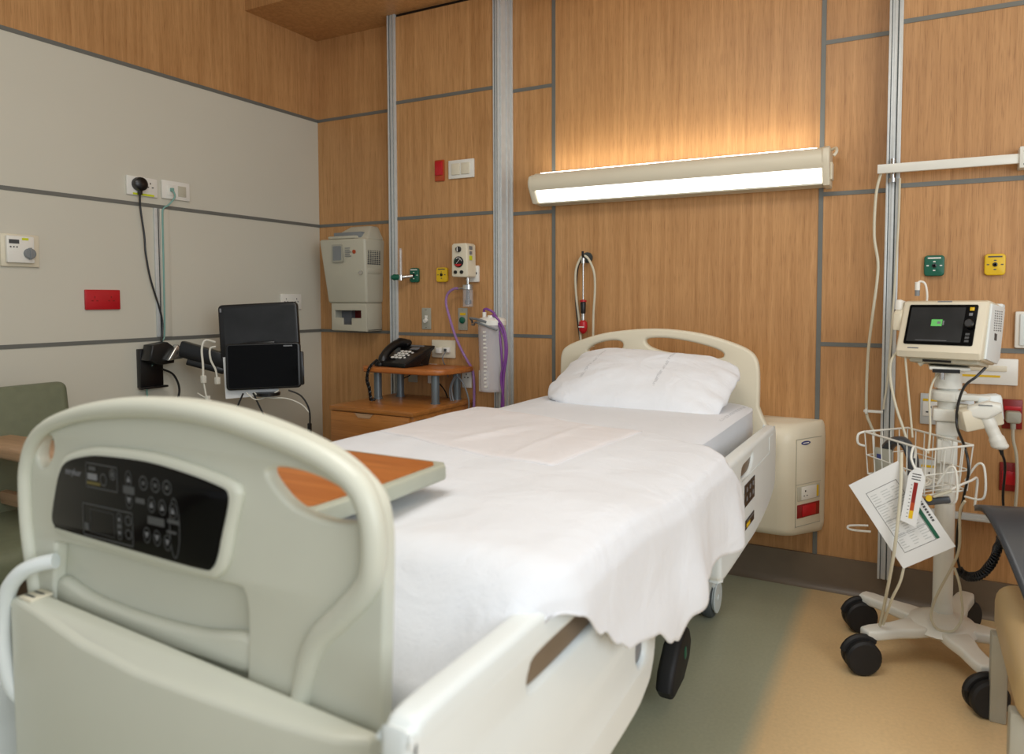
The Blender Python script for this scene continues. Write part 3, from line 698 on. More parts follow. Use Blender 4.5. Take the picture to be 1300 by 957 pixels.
obj('pivot', MB().cyl((.425, -.765, .80), (.425, -.765, .90), .022).cyl((.47, -.80, .775), (.47, -.80, .79), .055).tube([(.35, -.80, .91), (.40, -.76, .90), (.425, -.765, .86)], .016), 'black', t)
yaw = math.radians(48)
roll = math.radians(3.5)
def face(loc, yaw, tilt, roll):      # local x = right on screen, local -y = towards viewer, z = up
    return (tilt, roll, yaw)
ts = thing('touchscreen', 'black touchscreen on the wall arm, upper and rear of the two panels', 'monitor', (.40, -.785, 1.085), face(0, math.radians(36), math.radians(-4), math.radians(-3)))
obj('housing', MB().prism(rrect(-.18, .18, -.14, .125, .02), 0, .035, 'xz', .008), 'black', ts, local=True)
obj('screen', MB().prism(rrect(-.155, .165, -.125, .108, .004), -.0015, .002, 'xz'), 'screen', ts, local=True)
obj('bezel_icon', MB().box(-.171, -.163, -.0022, 0, .09, .108), 'greyk', ts, local=True)
obj('card_reader', MB().box(-.075, .075, -.03, -.002, -.14, -.06, .005).box(-.055, -.03, -.033, -.03, -.115, -.095, .001, 1).box(-.06, .06, -.028, -.026, -.058, -.055, 0, 0), ['black', 'greyk'], ts, local=True)
tf = thing('handset_panel', 'glossy black panel mounted in front of and below the touchscreen', 'monitor', (.466, -.812, .918), face(0, math.radians(41), math.radians(-3), math.radians(-1)))
obj('housing', MB().prism(rrect(-.17, .16, -.112, .105, .018), 0, .03, 'xz', .006), 'black', tf, local=True)
obj('glass', MB().prism(rrect(-.158, .148, -.102, .097, .01), -.0015, .002, 'xz'), 'gloss', tf, local=True)
obj('white_lettering', MB().box(.085, .125, -.0024, -.001, .086, .092), 'greyk', tf, local=True)
obj('side_grip', MB().box(.155, .172, .0, .03, -.10, .06, .006).box(.172, .1735, .006, .012, -.06, -.01, 0, 1), ['black', 'greyk'], tf, local=True)
sh_ = solo('paper_sheets', MB().box(-.185, .05, .033, .036, -.145, .05, 0, 0, T=RT((.466, -.812, .918), (math.radians(-3), math.radians(-3), math.radians(41)))), 'paper', 'white paper tucked behind the glossy black panel, edge showing', 'paper')
solo('earphone_leads', MB().tube([(.30, -.945, 1.03), (.285, -.985, 1.04), (.28, -1.0, 1.0), (.285, -1.0, .93), (.285, -1.0, .86)], .005).tube([(.31, -.95, 1.01), (.29, -.965, 1.0), (.292, -.965, .95), (.305, -.95, .90), (.307, -.945, .85)], .0045).box(.277, .296, -1.01, -.99, .845, .88, .003).box(.298, .318, -.955, -.935, .835, .868, .003).tube([(.286, -1.0, .85), (.29, -.99, .78), (.30, -.98, .70), (.31, -.975, .60)], .004).tube([(.27, -1.02, .80), (.285, -.99, .775), (.30, -.97, .76)], .003).box(.283, .30, -.995, -.975, .755, .785, .004), 'wcable', 'white leads with square plugs hanging left of the touchscreen', 'cable')
solo('panel_cables', MB().tube([(.56, -.76, .80), (.60, -.72, .77), (.63, -.70, .70), (.63, -.70, .60)], .004).box(.622, .638, -.708, -.692, .55, .64, .004).tube([(.40, -.88, .79), (.39, -.90, .74), (.38, -.92, .68)], .004).tube([(.43, -.85, .79), (.45, -.83, .72), (.48, -.81, .64)], .004).tube([(.04, -1.03, .90), (.06, -.99, .87), (.07, -.97, .80), (.06, -.985, .72), (.05, -1.0, .66)], .005), 'black', 'black cables dangling beneath the touchscreen and its arm', 'cable')
solo('thin_white_cable', MB().tube([(.45, -.86, .795), (.46, -.84, .775), (.50, -.80, .765), (.55, -.76, .76), (.60, -.72, .73), (.63, -.70, .69)], .0028).tube([(.42, -.88, .795), (.45, -.85, .76), (.50, -.81, .78), (.53, -.79, .80)], .0028), 'wcable', 'thin white cable looping under the glossy black panel', 'cable')

# ------------------------------------------------------------------ the bed
bed = thing('hospital_bed', 'pale plastic hospital bed with control panel in its footboard', 'bed', (2.19, -1.35, 0))
HB = [(1.765, .62), (1.757, .80), (1.757, .93), (1.763, .985), (1.79, 1.018), (1.866, 1.05), (1.972, 1.08), (2.091, 1.097), (2.207, 1.104), (2.318, 1.099), (2.426, 1.083), (2.531, 1.054), (2.597, 1.026), (2.630, .990), (2.641, .93), (2.641, .80), (2.633, .62)]
h1 = [(1.90, 1.012), (1.925, 1.028), (1.972, 1.043), (2.024, 1.049), (2.055, 1.042), (2.06, 1.024), (2.04, 1.008), (1.97, .998), (1.91, .99), (1.892, .998)]
h2 = [(2.18, 1.062), (2.255, 1.065), (2.35, 1.054), (2.442, 1.034), (2.488, 1.016), (2.499, 1.001), (2.484, .989), (2.427, .985), (2.335, .994), (2.24, 1.009), (2.183, 1.027), (2.163, 1.048)]
obj('headboard', MB().plate(HB, [h1, h2], -.29, -.25, 'xz', .012, 0, 3), 'cream', bed, ang=50)
# footboard: board with hand holes and a recess, a rolled rim, a raised console
FY = -2.45
FB = [(1.86, .36), (1.845, .55), (1.818, .746), (1.803, .814), (1.795, .883), (1.799, .939), (1.820, .983), (1.875, 1.020), (1.959, 1.048), (2.046, 1.068), (2.146, 1.08), (2.237, 1.083), (2.322, 1.078), (2.4, 1.067), (2.473, 1.051), (2.53, 1.032), (2.568, 1.010), (2.594, .985), (2.604, .95), (2.605, .90), (2.602, .82), (2.597, .70), (2.59, .55), (2.58, .36)]
hL = [(1.838, .955), (1.842, .973), (1.852, .988), (1.868, .997), (1.884, .996), (1.890, .982), (1.884, .964), (1.870, .949), (1.852, .942)]
hR = [(2.400, .990), (2.412, 1.002), (2.443, 1.005), (2.486, 1.001), (2.527, .991), (2.556, .978), (2.570, .962), (2.562, .950), (2.526, .943), (2.485, .945), (2.438, .958)]
hole = [(1.885, .625), (1.875, .72), (1.885, .80), (1.90, .818), (2.05, .822), (2.2, .82), (2.33, .825), (2.35, .818), (2.357, .79), (2.353, .70), (2.345, .625), (2.33, .612), (2.1, .605), (1.9, .612)]
mb = MB().plate(FB, [hL, hR, hole], FY-.005, FY+.018, 'xz', .006, 0, 3)
ft = obj('footboard', mb, 'bed', bed, ang=50)
rimp = [(1.836, FY-.004, .60), (1.819, FY-.006, .746), (1.809, FY-.008, .83), (1.807, FY-.008, .90), (1.812, FY-.008, .94), (1.836, FY-.009, .982), (1.885, FY-.01, 1.016), (1.97, FY-.01, 1.042), (2.06, FY-.01, 1.058), (2.15, FY-.01, 1.067), (2.237, FY-.01, 1.069), (2.322, FY-.01, 1.064), (2.4, FY-.01, 1.052), (2.475, FY-.01, 1.037), (2.535, FY-.01, 1.018), (2.573, FY-.01, .994), (2.591, FY-.01, .955), (2.592, FY-.01, .90), (2.574, FY-.008, .865), (2.535, FY-.006, .825), (2.49, FY-.004, .78), (2.465, FY-.002, .72), (2.452, FY-.001, .64), (2.447, FY, .5)]
rr_ = [.0115 if i < 28 else lerp(.0115, .0165, smooth(28, 45, i)) for i in range(130)]
obj('rim', MB().tube(rimp, rr_, 12, 0, 5), 'bed', ft)
obj('recess_back', MB().box(1.87, 2.36, FY+.016, FY+.026, .58, .83), 'bed', ft)
def bowed(z0, z1, z2, r, dy):
    return MB().tube([(1.862, FY+.02, z0), (1.885, FY+.008-dy, z0-.004), (2.0, FY+.002-dy, z1), (2.12, FY-dy, z1), (2.25, FY+.002-dy, z1), (2.345, FY+.008-dy, z2-.004), (2.37, FY+.02, z2)], r, 12, 0, 5, flat=1.0)
obj('handle_bar', MB().plate([(1.88, .752), (1.96, .738), (2.05, .732), (2.15, .732), (2.25, .738), (2.352, .752), (2.355, .70), (2.25, .695), (2.12, .69), (2.0, .69), (1.88, .70)], [], FY+.0, FY+.022, 'xz', .010, 0, 3), 'bed', ft)
obj('lower_bar', MB().plate([(1.86, .672), (1.96, .662), (2.05, .657), (2.15, .655), (2.25, .657), (2.37, .665), (2.37, .60), (2.2, .592), (2.0, .592), (1.86, .60)], [], FY-.014, FY+.02, 'xz', .015, 0, 3), 'bed', ft)
con = [(1.895, .862), (1.905, .91), (1.92, .952), (1.945, .976), (2.01, .993), (2.062, .998), (2.16, 1.0), (2.251, .993), (2.335, .98), (2.357, .968), (2.356, .95), (2.342, .91), (2.328, .862), (2.31, .838), (2.28, .831), (2.154, .832), (1.94, .836), (1.905, .842)]
obj('console_surround', MB().plate(con, [], FY-.017, FY+.0, 'xz', .009, 0, 3), 'bed', ft)
pan = [(1.908, .868), (1.918, .905), (1.934, .945), (1.956, .966), (2.01, .980), (2.062, .985), (2.16, .987), (2.251, .980), (2.325, .969), (2.340, .960), (2.338, .94), (2.325, .90), (2.315, .868), (2.303, .850), (2.28, .845), (2.154, .846), (1.937, .850), (1.915, .854)]
cp = obj('control_panel', MB().plate(pan, [], FY-.021, FY-.012, 'xz', .0025, 0, 2), 'gloss', ft)
# printed keys on the panel; local frame (u, v) -> world x, z on the panel face
def Pm(x, z, rot=0): return Matrix.Translation((x, FY-.0212, z)) @ Matrix(((1, 0, 0, 0), (0, 0, -1, 0), (0, 1, 0, 0), (0, 0, 0, 1))) @ Matrix.Rotation(rot, 4, 'Z')
mk = MB()
def ring(u, v, ru, rv, w, m):
    n = 22; vs = []; fs = []
    for i in range(n):
        a = 2*PI*i/n
        vs += [(u+ru*math.cos(a), v+rv*math.sin(a), .0003), (u+(ru-w)*math.cos(a), v+(rv-w)*math.sin(a), .0003)]
    for i in range(n):
        j = (i+1) % n; fs.append([2*i, 2*j, 2*j+1, 2*i+1])
    mk.add(vs, fs, m, Pm(0, 0))
def bar(x0, x1, z0, z1, m): mk.add([(x0, z0, .0004), (x1, z0, .0004), (x1, z1, .0004), (x0, z1, .0004)], [[0, 1, 2, 3]], m, Pm(0, 0))
def frame(x0, x1, z0, z1, w, m): bar(x0, x1, z0, z0+w, m); bar(x0, x1, z1-w, z1, m); bar(x0, x0+w, z0, z1, m); bar(x1-w, x1, z0, z1, m)
def tri(x, z, s, up, m): mk.add([(x-s, z-s*up, .0005), (x+s, z-s*up, .0005), (x, z+s*1.2*up, .0005)], [[0, 1, 2]], m, Pm(0, 0))
mk.text('stryker', .015, Pm(1.976, .951), 1, .0002)
frame(2.012, 2.095, .932, .972, .002, 0)
bar(2.016, 2.042, .945, .955, 1); bar(2.02, 2.038, .960, .966, 0); bar(2.014, 2.05, .937, .942, 2)
ring(2.058, .948, .009, .010, .002, 0); ring(2.082, .959, .008, .009, .002, 0); bar(2.078, 2.086, .955, .963, 0)
frame(2.000, 2.13, .853, .906, .002, 0); bar(2.004, 2.016, .862, .874, 0); frame(2.02, 2.083, .860, .898, .0008, 0)
for z, u in ((.892, 1), (.869, -1)): ring(2.096, z, .007, .010, .0015, 0); tri(2.096, z, .0035, u, 1)
bar(2.09, 2.102, .878, .883, 0)
ring(2.118, .892, .008, .008, .002, 0); ring(2.118, .871, .008, .008, .002, 0)
for z, u in ((.957, 1), (.924, -1)): ring(2.122, z, .008, .013, .0015, 0); tri(2.122, z, .0045, u, 1)
bar(2.108, 2.136, .934, .946, 0)
for x in (2.158, 2.186, 2.213): ring(x, .955, .0105, .011, .002, 0); bar(x-.004, x+.004, .952, .958, 0)
bar(2.138, 2.16, .923, .931, 0)
for x, z in ((2.176, .925), (2.201, .924), (2.225, .922)): ring(x, z, .0085, .012, .0015, 0); tri(x, z, .0045, 1, 1)
for x, z in ((2.163, .877), (2.187, .876), (2.211, .873)): ring(x, z, .0085, .012, .0015, 0); tri(x, z, .0045, -1, 1)
bar(2.166, 2.205, .895, .907, 0); bar(2.212, 2.238, .903, .909, 0); bar(2.21, 2.232, .888, .892, 0); ring(2.228, .897, .012, .045, .002, 0)
obj('key_legends', mk, ['greyd', 'greyk', 'olive'], cp)
# bumper shell and loop at the foot end
shell = [(1.80, -2.46), (1.80, -2.50), (1.83, -2.535), (1.92, -2.553), (2.05, -2.562), (2.19, -2.566), (2.33, -2.562), (2.46, -2.553), (2.56, -2.535), (2.60, -2.50), (2.60, -2.46)]
fb_ = MB().prism([(x, max(y, -2.46-(-2.46-y)*.5)) for x, y in [(1.84, -2.46), (1.84, -2.50)]+shell[2:]], .30, .73, 'xy', .012)
for v in fb_.v:
    if v.z > .5: v.z -= .035*smooth(1.86, 2.15, v.x)
obj('foot_bumper', fb_, 'bed', bed)
obj('bumper_pad', MB().box(1.848, 1.885, -2.495, -2.46, .726, .732, .002).box(1.853, 1.880, -2.488, -2.484, .732, .7328, 0, 1).box(1.853, 1.880, -2.474, -2.470, .732, .7328, 0, 1), ['cream', 'alu_d'], bed)
obj('loop_handle', MB().tube([(1.90, -2.462, .790), (1.875, -2.478, .784), (1.850, -2.49, .770), (1.826, -2.498, .74), (1.810, -2.50, .69), (1.806, -2.50, .63), (1.815, -2.49, .56), (1.835, -2.465, .52)], .013, 12), 'bedw', bed)
# frame
obj('mattress_deck', MB().box(1.80, 2.60, -2.38, -.30, .62, .69, .01), 'bedw', bed)
obj('base_frame', MB().box(1.88, 2.52, -2.33, -.42, .24, .32, .01).box(1.95, 2.45, -1.0, -.8, .32, .62, .01).box(1.95, 2.45, -2.1, -1.9, .32, .62, .01).box(2.10, 2.30, -.42, -.26, .26, .34, .01), 'bedw', bed)
def castor(x, y, s):
    c = obj('castor', MB().prism([(-.055+y, .14), (-.07+y, .25), (.09+y, .27), (.085+y, .12), (.02+y, .085)], x-.028, x+.028, 'yz', .01).cyl((x+.029*s, y, .078), (x+.034*s, y, .078), .058, n=24).cyl((x-.028, y, .078), (x+.028, y, .078), .05, n=24).cyl((x+.034*s, y, .078), (x+.037*s, y, .078), .012, n=10), 'bedw', bed)
    obj('tyre', MB().lathe([(.055, -.02), (.074, -.02), (.078, -.012), (.078, .012), (.074, .02), (.055, .02)], (x, y, .078), (1, 0, 0), 32), 'greyr', c)
for x, s in ((2.50, 1), (1.88, -1)):
    for y in (-.47, -2.22): castor(x, y, s)
pd = obj('brake_pedal', MB().prism([(-1.19, .06), (-1.215, .09), (-1.20, .14), (-1.14, .20), (-1.08, .225), (-1.03, .21), (-1.01, .165), (-1.03, .115), (-1.09, .07)], 2.53, 2.585, 'yz', .016, 0, 4), 'rubber', bed)
obj('green_mark', MB().ball((2.5855, -1.085, .155), (.0025, .012, .02), 0, 8), 'green', pd)
obj('pedal_bar', MB().tube([(2.50, -1.1, .26), (2.54, -1.1, .22), (2.55, -1.1, .16)], .016), 'bedw', bed)
obj('base_corner', MB().prism([(-.80, .23), (-.79, .16), (-.74, .125), (-.62, .125), (-.53, .17), (-.53, .25), (-.79, .25)], 2.46, 2.535, 'yz', .012), 'bedw', bed)
# side rails: plate outline (y, z)
def railset(x0, x1, sgn, dz=0):
    hr = [(-1.30, .745), (-1.29, .768), (-1.26, .776), (-.9, .774), (-.53, .768), (-.492, .762), (-.478, .74), (-.474, .66), (-.48, .57), (-.51, .535), (-.62, .50), (-.80, .475), (-1.0, .47), (-1.26, .47), (-1.29, .48), (-1.30, .52)]
    grip = [(-1.06, .712), (-1.04, .732), (-.94, .736), (-.905, .748), (-.90, .732), (-.93, .708), (-1.0, .695), (-1.045, .697)]
    r = obj('side_rail', MB().plate(hr, [grip], x0, x1, 'yz', .012, 0, 3), 'bedw', bed, ang=50)
    xo = x1 if sgn > 0 else x0
    e = .0015*sgn
    bx = lambda mb, y0, y1, z0, z1, m, k=1: mb.box(min(xo, xo+e*k), max(xo, xo+e*k), y0, y1, z0, z1, 0, m)
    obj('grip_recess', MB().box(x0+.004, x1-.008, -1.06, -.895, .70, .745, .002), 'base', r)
    mb = MB(); bx(mb, -1.02, -.872, .604, .672, 0)
    for i in range(3):
        for j in range(2): bx(mb, -.995+i*.045, -.978+i*.045, .618+j*.028, .632+j*.028, 1, 1.4)
    obj('rail_keypad', mb, ['black', 'greyk'], r)
    mb = MB(); bx(mb, -1.02, -.876, .532, .56, 0); bx(mb, -.99, -.94, .536, .548, 1, 1.4); bx(mb, -.98, -.89, .552, .555, 2, 1.4)
    obj('warning_label', mb, ['black', 'yellow', 'greyk'], r)
    mb = MB(); bx(mb, -.62, -.55, .70, .748, 0, 1); bx(mb, -1.14, -.60, .69, .692, 0, 1)
    obj('rail_inset', mb, 'bedw', r)
    fr = [(-2.58, .77), (-2.57, .795), (-2.54, .806), (-2.40, .806), (-2.2, .806), (-2.02, .80), (-1.92, .775), (-1.85, .70), (-1.825, .63), (-1.822, .56), (-1.84, .51), (-1.88, .48), (-2.0, .46), (-2.52, .45), (-2.565, .46), (-2.58, .50)]
    slot = [(-2.335, .728), (-2.33, .742), (-2.31, .752), (-2.20, .753), (-2.09, .750), (-2.07, .738), (-2.08, .724), (-2.20, .718), (-2.32, .719)]
    dot = [(-1.93, .60), (-1.91, .612), (-1.89, .60), (-1.89, .565), (-1.91, .553), (-1.93, .565)]
    r2 = obj('side_rail', MB().plate(fr, [slot, dot], x0, x1, 'yz', .012, 0, 3), 'bedw', bed, ang=50)
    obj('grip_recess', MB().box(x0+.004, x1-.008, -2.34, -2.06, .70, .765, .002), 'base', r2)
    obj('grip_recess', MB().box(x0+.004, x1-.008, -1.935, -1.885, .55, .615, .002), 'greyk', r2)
    for y in (-1.0, -.7, -2.25, -2.0):
        xa = (x0+x1)/2
        rr = r if y > -1.5 else r2
        obj('rail_arm', MB().tube([(xa, y, .56), (xa-.04*sgn, y, .56), (xa-.11*sgn, y, .60), (xa-.16*sgn, y, .63-dz)], .014), 'bedw', rr)
    for q in (r, r2): q.location.z += dz
railset(2.70, 2.742, 1); railset(1.645, 1.687, -1, -.28)

# mattress with fitted sheet
mt = MB()
def matt(u, v):
    pass
bm = bmesh.new(); bmesh.ops.create_cube(bm, size=1)
for v in bm.verts: v.co = Vector((v.co.x*.875, v.co.y*1.95, v.co.z*.145))
bmesh.ops.subdivide_edges(bm, edges=bm.edges[:], cuts=9, use_grid_fill=True)
for v in bm.verts:
    x, y, z = v.co
    fx, fy = abs(x)/.4375, abs(y)/.975
    if z > .05: v.co.z -= .016*max(0, fx-.75)/.25*1.0+.01*max(0, fy-.9)/.1
    if fx > .99 and abs(z) > .06: v.co.x *= .965
    if fy > .99 and abs(z) > .06: v.co.y *= .985
    v.co += Vector((0, 0, .003*mnoise.noise(Vector((x*6, y*6, z*6)))))
    if fx > .98: v.co.x += .006*mnoise.noise(Vector((1.3, y*11, z*14)))
mt.bm(bm)
mo = solo('mattress', MB().add([v+Vector((2.205, -1.29, .7625)) for v in mt.v], mt.f), 'sheet', 'mattress in white printed fitted sheet on the hospital bed', 'mattress', None, (2.205, -1.29, .7625), ang=80)
sd = mo.modifiers.new('Smooth', 'SUBSURF'); sd.levels = 2; sd.render_levels = 2

# pillow
def pil(u, v):
    a = u*2*PI; b = (v-.5)*PI
    sx = math.copysign(abs(math.cos(a))**.52, math.cos(a)); sy = math.copysign(abs(math.sin(a))**.6, math.sin(a))
    cb = abs(math.cos(b))**.75; sb = math.copysign(abs(math.sin(b))**.9, math.sin(b))
    x, y = sx*cb, sy*cb
    corner = (abs(x)*abs(y))**1.5
    z = sb*(1-.55*abs(x)**3)*(1-.35*abs(y)**3)
    p = Vector((x*.362*(1+.03*corner-.035*(1-abs(y))*abs(x)**6), y*.235*(1+.05*corner-.05*(1-abs(x))), z*.088))
    p.z += .010*mnoise.noise(Vector((x*2.2, y*2.6, 4)))+.004*mnoise.noise(Vector((x*9, y*9, z*3)))
    p.z += .008*math.sin(y*16+x*3)*abs(x)**4
    return p
po = solo('pillow', MB().grid(pil, 96, 40), 'pillow', 'plump white pillow with faint printed lines leaning at the headboard', 'pillow', ang=180)
po.location = (2.245, -.545, .905); po.rotation_euler = (math.radians(22), math.radians(2.5), math.radians(-2))

# blanket draped over the right side
YF = -2.398
def yhead(s):
    return table([0, .55, .70, .78, .88, 1.0], [-.96, -1.17, -1.27, -1.32, -1.22, -1.17], s)
def blk(u, v, lift=0):
    s = u; ee = max(0, (v-.965)/.035); v = min(1, v/.965)
    y = lerp(yhead(s), YF, v)
    zb = table([-2.30, -2.24, -2.17, -2.11, -2.06, -1.95, -1.87, -1.83, -1.77, -1.67, -1.55, -1.24, -1.15], [.815, .785, .73, .685, .662, .632,   .59, .57, .60, .612, .61, .597, .575], y)
    w = smooth(-2.34, -2.22, y)
    # cross-section polyline outside the rail (A) and inside it (B)
    A = [(0, 1.752, .735), (.05, 1.757, .80), (.09, 1.785, .838), (.3, 2.05, .846), (.5, 2.33, .847), (.6, 2.52, .845), (.66, 2.62, .838), (.72, 2.70, .832), (.76, 2.748, .818), (.80, 2.765, .785), (1.0, 2.775, zb)]
    B = [(0, 1.752, .735), (.05, 1.757, .80), (.09, 1.785, .838), (.3, 2.05, .846), (.5, 2.33, .847), (.6, 2.52, .845), (.66, 2.62, .842), (.72, 2.655, .838), (.76, 2.69, .833), (.80, 2.712, .824), (1.0, 2.722, .812)]
    def ev(C):
        for i in range(len(C)-1):
            if s <= C[i+1][0]+1e-9:
                t = (s-C[i][0])/(C[i+1][0]-C[i][0]); return lerp(C[i][1], C[i+1][1], t), lerp(C[i][2], C[i+1][2], t)
        return C[-1][1:]
    xa, za = ev(A); xb, zb2 = ev(B)
    x, z = lerp(xb, xa, w), lerp(zb2, za, w)
    k = smooth(.74, 1.0, s)
    fold = .5+.5*math.sin(y*11.0+1.6*math.sin(y*4.3)+s*2.6+.5)
    x += k*w*(.027*fold+.008*math.sin(y*33+2)*k*fold)
    z += k*w*.0035*math.sin(y*38+1)
    top = 1-smooth(.66, .76, s)
    z += top*(.006*mnoise.noise(Vector((x*3.1, y*3.3, 1)))+.003*mnoise.noise(Vector((x*9, y*8, 5))))
    sw = smooth(-1.75, -2.0, y)*(1-smooth(-2.29, -2.40, y))*smooth(.52, .68, s)*(1-smooth(.78, .9, s))
    z += .026*sw
    x += .012*mnoise.noise(Vector((y*4, z*7, 2)))*smooth(.8, 1, s)*w
    if v < .012: z -= .004*(1-v/.012)*top
    dz = smooth(-2.20, -2.46, y); z -= .16*dz*(1-w)*(1-.25*smooth(.66, .8, s))
    if ee > 0: z = min(z, lerp(z, .50, ee)); y += -.012*ee
    return Vector((x, y, z+lift))
bo = solo('blanket', MB().grid(lambda a, b: blk(a, b), 110, 130), 'blanket', 'white waffle blanket draped over the bed and down its right side', 'blanket', ang=180)
sl = bo.modifiers.new('Thick', 'SOLIDIFY'); sl.thickness = .004; sl.offset = 1
# folded draw sheet across the middle
def drw(u, v):
    s = lerp(.095, .585-.02*v, u); vv = lerp(.03, .385+.04*u, v)
    p = blk(s, vv, .0062)
    e = min(u, 1-u, v, 1-v)
    p.z -= .004*(1-min(1, e/.03))
    p.z += .002*mnoise.noise(Vector((p.x*6, p.y*9, 8)))+.007*math.exp(-((p.x-2.10-.25*(p.y+1.6))/.03)**2)*smooth(.2, .6, v)*(1-smooth(.75, .97, v))+.004*math.exp(-((p.x-2.32)/.012)**2)*smooth(.02, .15, v)*(1-smooth(.85, .98, v))
    return p
do = solo('draw_sheet', MB().grid(drw, 60, 50), 'pink', 'folded pale pinkish draw sheet lying across the white blanket', 'sheet', ang=180)
sl = do.modifiers.new('Thick', 'SOLIDIFY'); sl.thickness = .003; sl.offset = 1

# ------------------------------------------------------------------ overbed table
t = thing('overbed_table', 'overbed table with orange wood top and grey edge behind the footboard', 'table', (1.95, -2.2, 0))
tb = [(1.66, -2.36), (1.675, -2.378), (2.37, -2.378), (2.388, -2.36), (2.396, -2.20), (2.392, -2.035), (2.375, -2.015), (1.675, -2.015), (1.66, -2.03)]
ttop = obj('table_top', MB().prism(tb, .885, .915, 'xy', .006), 'edge', t)
obj('wood_surface', MB().prism([(x+(.016 if x < 1.9 else -.016), y+(.016 if y < -2.2 else -.016)) for x, y in tb if True], .9145, .9165, 'xy', 0), 'oak_t', ttop)
obj('column', MB().box(1.69, 1.735, -2.24, -2.15, .06, .885, .006), 'alu', t)
obj('base', MB().box(1.68, 1.74, -2.36, -2.03, .035, .085, .008).box(1.70, 2.30, -2.345, -2.305, .04, .08, .006).box(1.70, 2.30, -2.085, -2.045, .04, .08, .006), 'cream2', t)
for x, y in ((1.71, -2.34), (1.71, -2.05), (2.28, -2.325), (2.28, -2.065)): obj('castor', MB().cyl((x-.012, y, .021), (x+.012, y, .021), .02, n=16), 'rubber', t)

# ------------------------------------------------------------------ green armchair by the left wall
t = thing('armchair', 'grey-green vinyl armchair with beech arms against the left wall', 'armchair', (.5, -2.0, 0))
obj('backrest', MB().box(-.07, .07, -.36, .36, -.24, .24, .03, 0, 4, T=RT((.20, -1.905, .665), (0, math.radians(-8), 0))), 'vinyl', t)
obj('seat', MB().box(.20, .78, -2.36, -1.74, .36, .47, .04, 0, 4), 'vinyl', t)
for y in (-1.80, -2.36):
    a = obj('arm', MB().prism([(.12, .70), (.14, .735), (.60, .742), (.80, .735), (.845, .72), (.84, .70), (.78, .695)], y-.10, y+.05, 'xz', .012), 'beech', t)
    obj('leg', MB().prism([(.76, .70), (.80, .70), (.80, 0), (.745, 0)], y-.02, y+.02, 'xz', .006), 'beech', t)
    obj('leg', MB().prism([(.14, .70), (.18, .70), (.15, 0), (.10, 0)], y-.02, y+.02, 'xz', .006), 'beech', t)
    obj('side_stretcher', MB().box(.15, .77, y-.015, y+.015, .50, .545, .006), 'beech', t)

# ------------------------------------------------------------------ right wall panel: rail, sockets
t = thing('equipment_rail', 'pale horizontal equipment rail high on the right wood panel', 'rail', (3.28, -.1, 1.72))
obj('bar', MB().box(3.047, 3.505, -.155, -.14, 1.708, 1.742, .002), 'whitem', t)
for x in (3.10, 3.45): obj('standoff', MB().cyl((x, -.1005, 1.725), (x, -.14, 1.725), .008), 'steel', t)
obj('end_block', MB().box(3.503, 3.56, -.165, -.1005, 1.69, 1.765, .003).box(3.515, 3.53, -.166, -.165, 1.745, 1.75, 0, 1).box(3.515, 3.53, -.166, -.165, 1.70, 1.705, 0, 1), ['whitem', 'alu_d'], t)
obj('clamp', MB().cyl((3.1, -.125, 1.765), (3.1, -.125, 1.69), .008).cyl((3.1, -.128, 1.69), (3.1, -.128, 1.675), .013), 'steel', t)
t = thing('rail_hose', 'cream hose hanging from rail down the right aluminium post', 'hose', (3.05, -.13, 1.7))
obj('hose', MB().tube([(3.058, -.13, 1.71), (3.043, -.128, 1.63), (3.040, -.128, 1.474), (3.056, -.128, 1.351), (3.040, -.128, 1.166), (3.027, -.128, 1.01), (3.025, -.128, .80), (3.040, -.128, .74), (3.058, -.128, .70)], .0055, 8), 'ccable', t)
obj('hose', MB().tube([(3.125, -.122, 1.69), (3.123, -.122, 1.50), (3.112, -.122, 1.2), (3.10, -.122, .95), (3.085, -.122, .80)], .004, 8), 'ccable', t)
obj('clip', MB().box(3.015, 3.085, -.138, -.118, .785, .795, .003).box(3.02, 3.03, -.142, -.116, .78, .80, .003), 'whitem', t)
def sock(label, x0, x1, z0, z1, yel=True):
    t = plateB('steel_socket', label, 'socket', x0, x1, z0, z1, mat_='alu', d=.01)
    cx = (x0+x1)/2; w = x1-x0
    obj('insert', MB().box(cx-w*.38, cx+w*.38, -.114, -.109, z0+.032, z1-.03, .001), 'white', t)
    mb = MB(); pins(mb, fB(-.1145), cx, (z0+z1)/2-.004, .012)
    obj('socket_slots', mb, 'black', t)
    if yel: obj('yellow_label', MB().box(cx-w*.38, cx+w*.38, -.113, -.109, z1-.029, z1-.02), 'yellow', t)
    return t
sock('steel framed white socket left of the monitor pole', 3.213, 3.285, .752, .87)
sock('steel framed white socket behind the scanner, right of the monitor pole', 3.318, 3.392, .752, .868, False)
sock('steel framed white socket seen low through the wire basket', 3.213, 3.285, .50, .615)
t = plateB('red_socket', 'dark red wall socket with grey plug, upper of the two at right', 'socket', 3.481, 3.543, .756, .864, mat_='redd', d=.01)
obj('red_band', MB().box(3.486, 3.538, -.114, -.109, .825, .84, .001), 'red', t)
pg = thing('grey_power_lead', 'grey plug with hanging grey cord in the dark red wall socket', 'power cord', (3.512, -.12, .8))
obj('plug', MB().prism(rrect(3.488, 3.536, .782, .825, .01), -.15, -.11, 'xz', .006).cyl((3.512, -.135, .785), (3.512, -.135, .76), .009), 'plate', pg)
obj('cord', MB().tube([(3.512, -.135, .765), (3.514, -.135, .72), (3.526, -.13, .66), (3.53, -.13, .56), (3.526, -.13, .45), (3.52, -.13, .36)], .0055), 'cream2', pg)
t = plateB('red_socket', 'dark red blank wall plate, lower of the two at right', 'socket', 3.478, 3.537, .526, .631, mat_='redd', d=.01)
obj('red_band', MB().box(3.485, 3.53, -.114, -.109, .55, .60, .001), 'red', t)
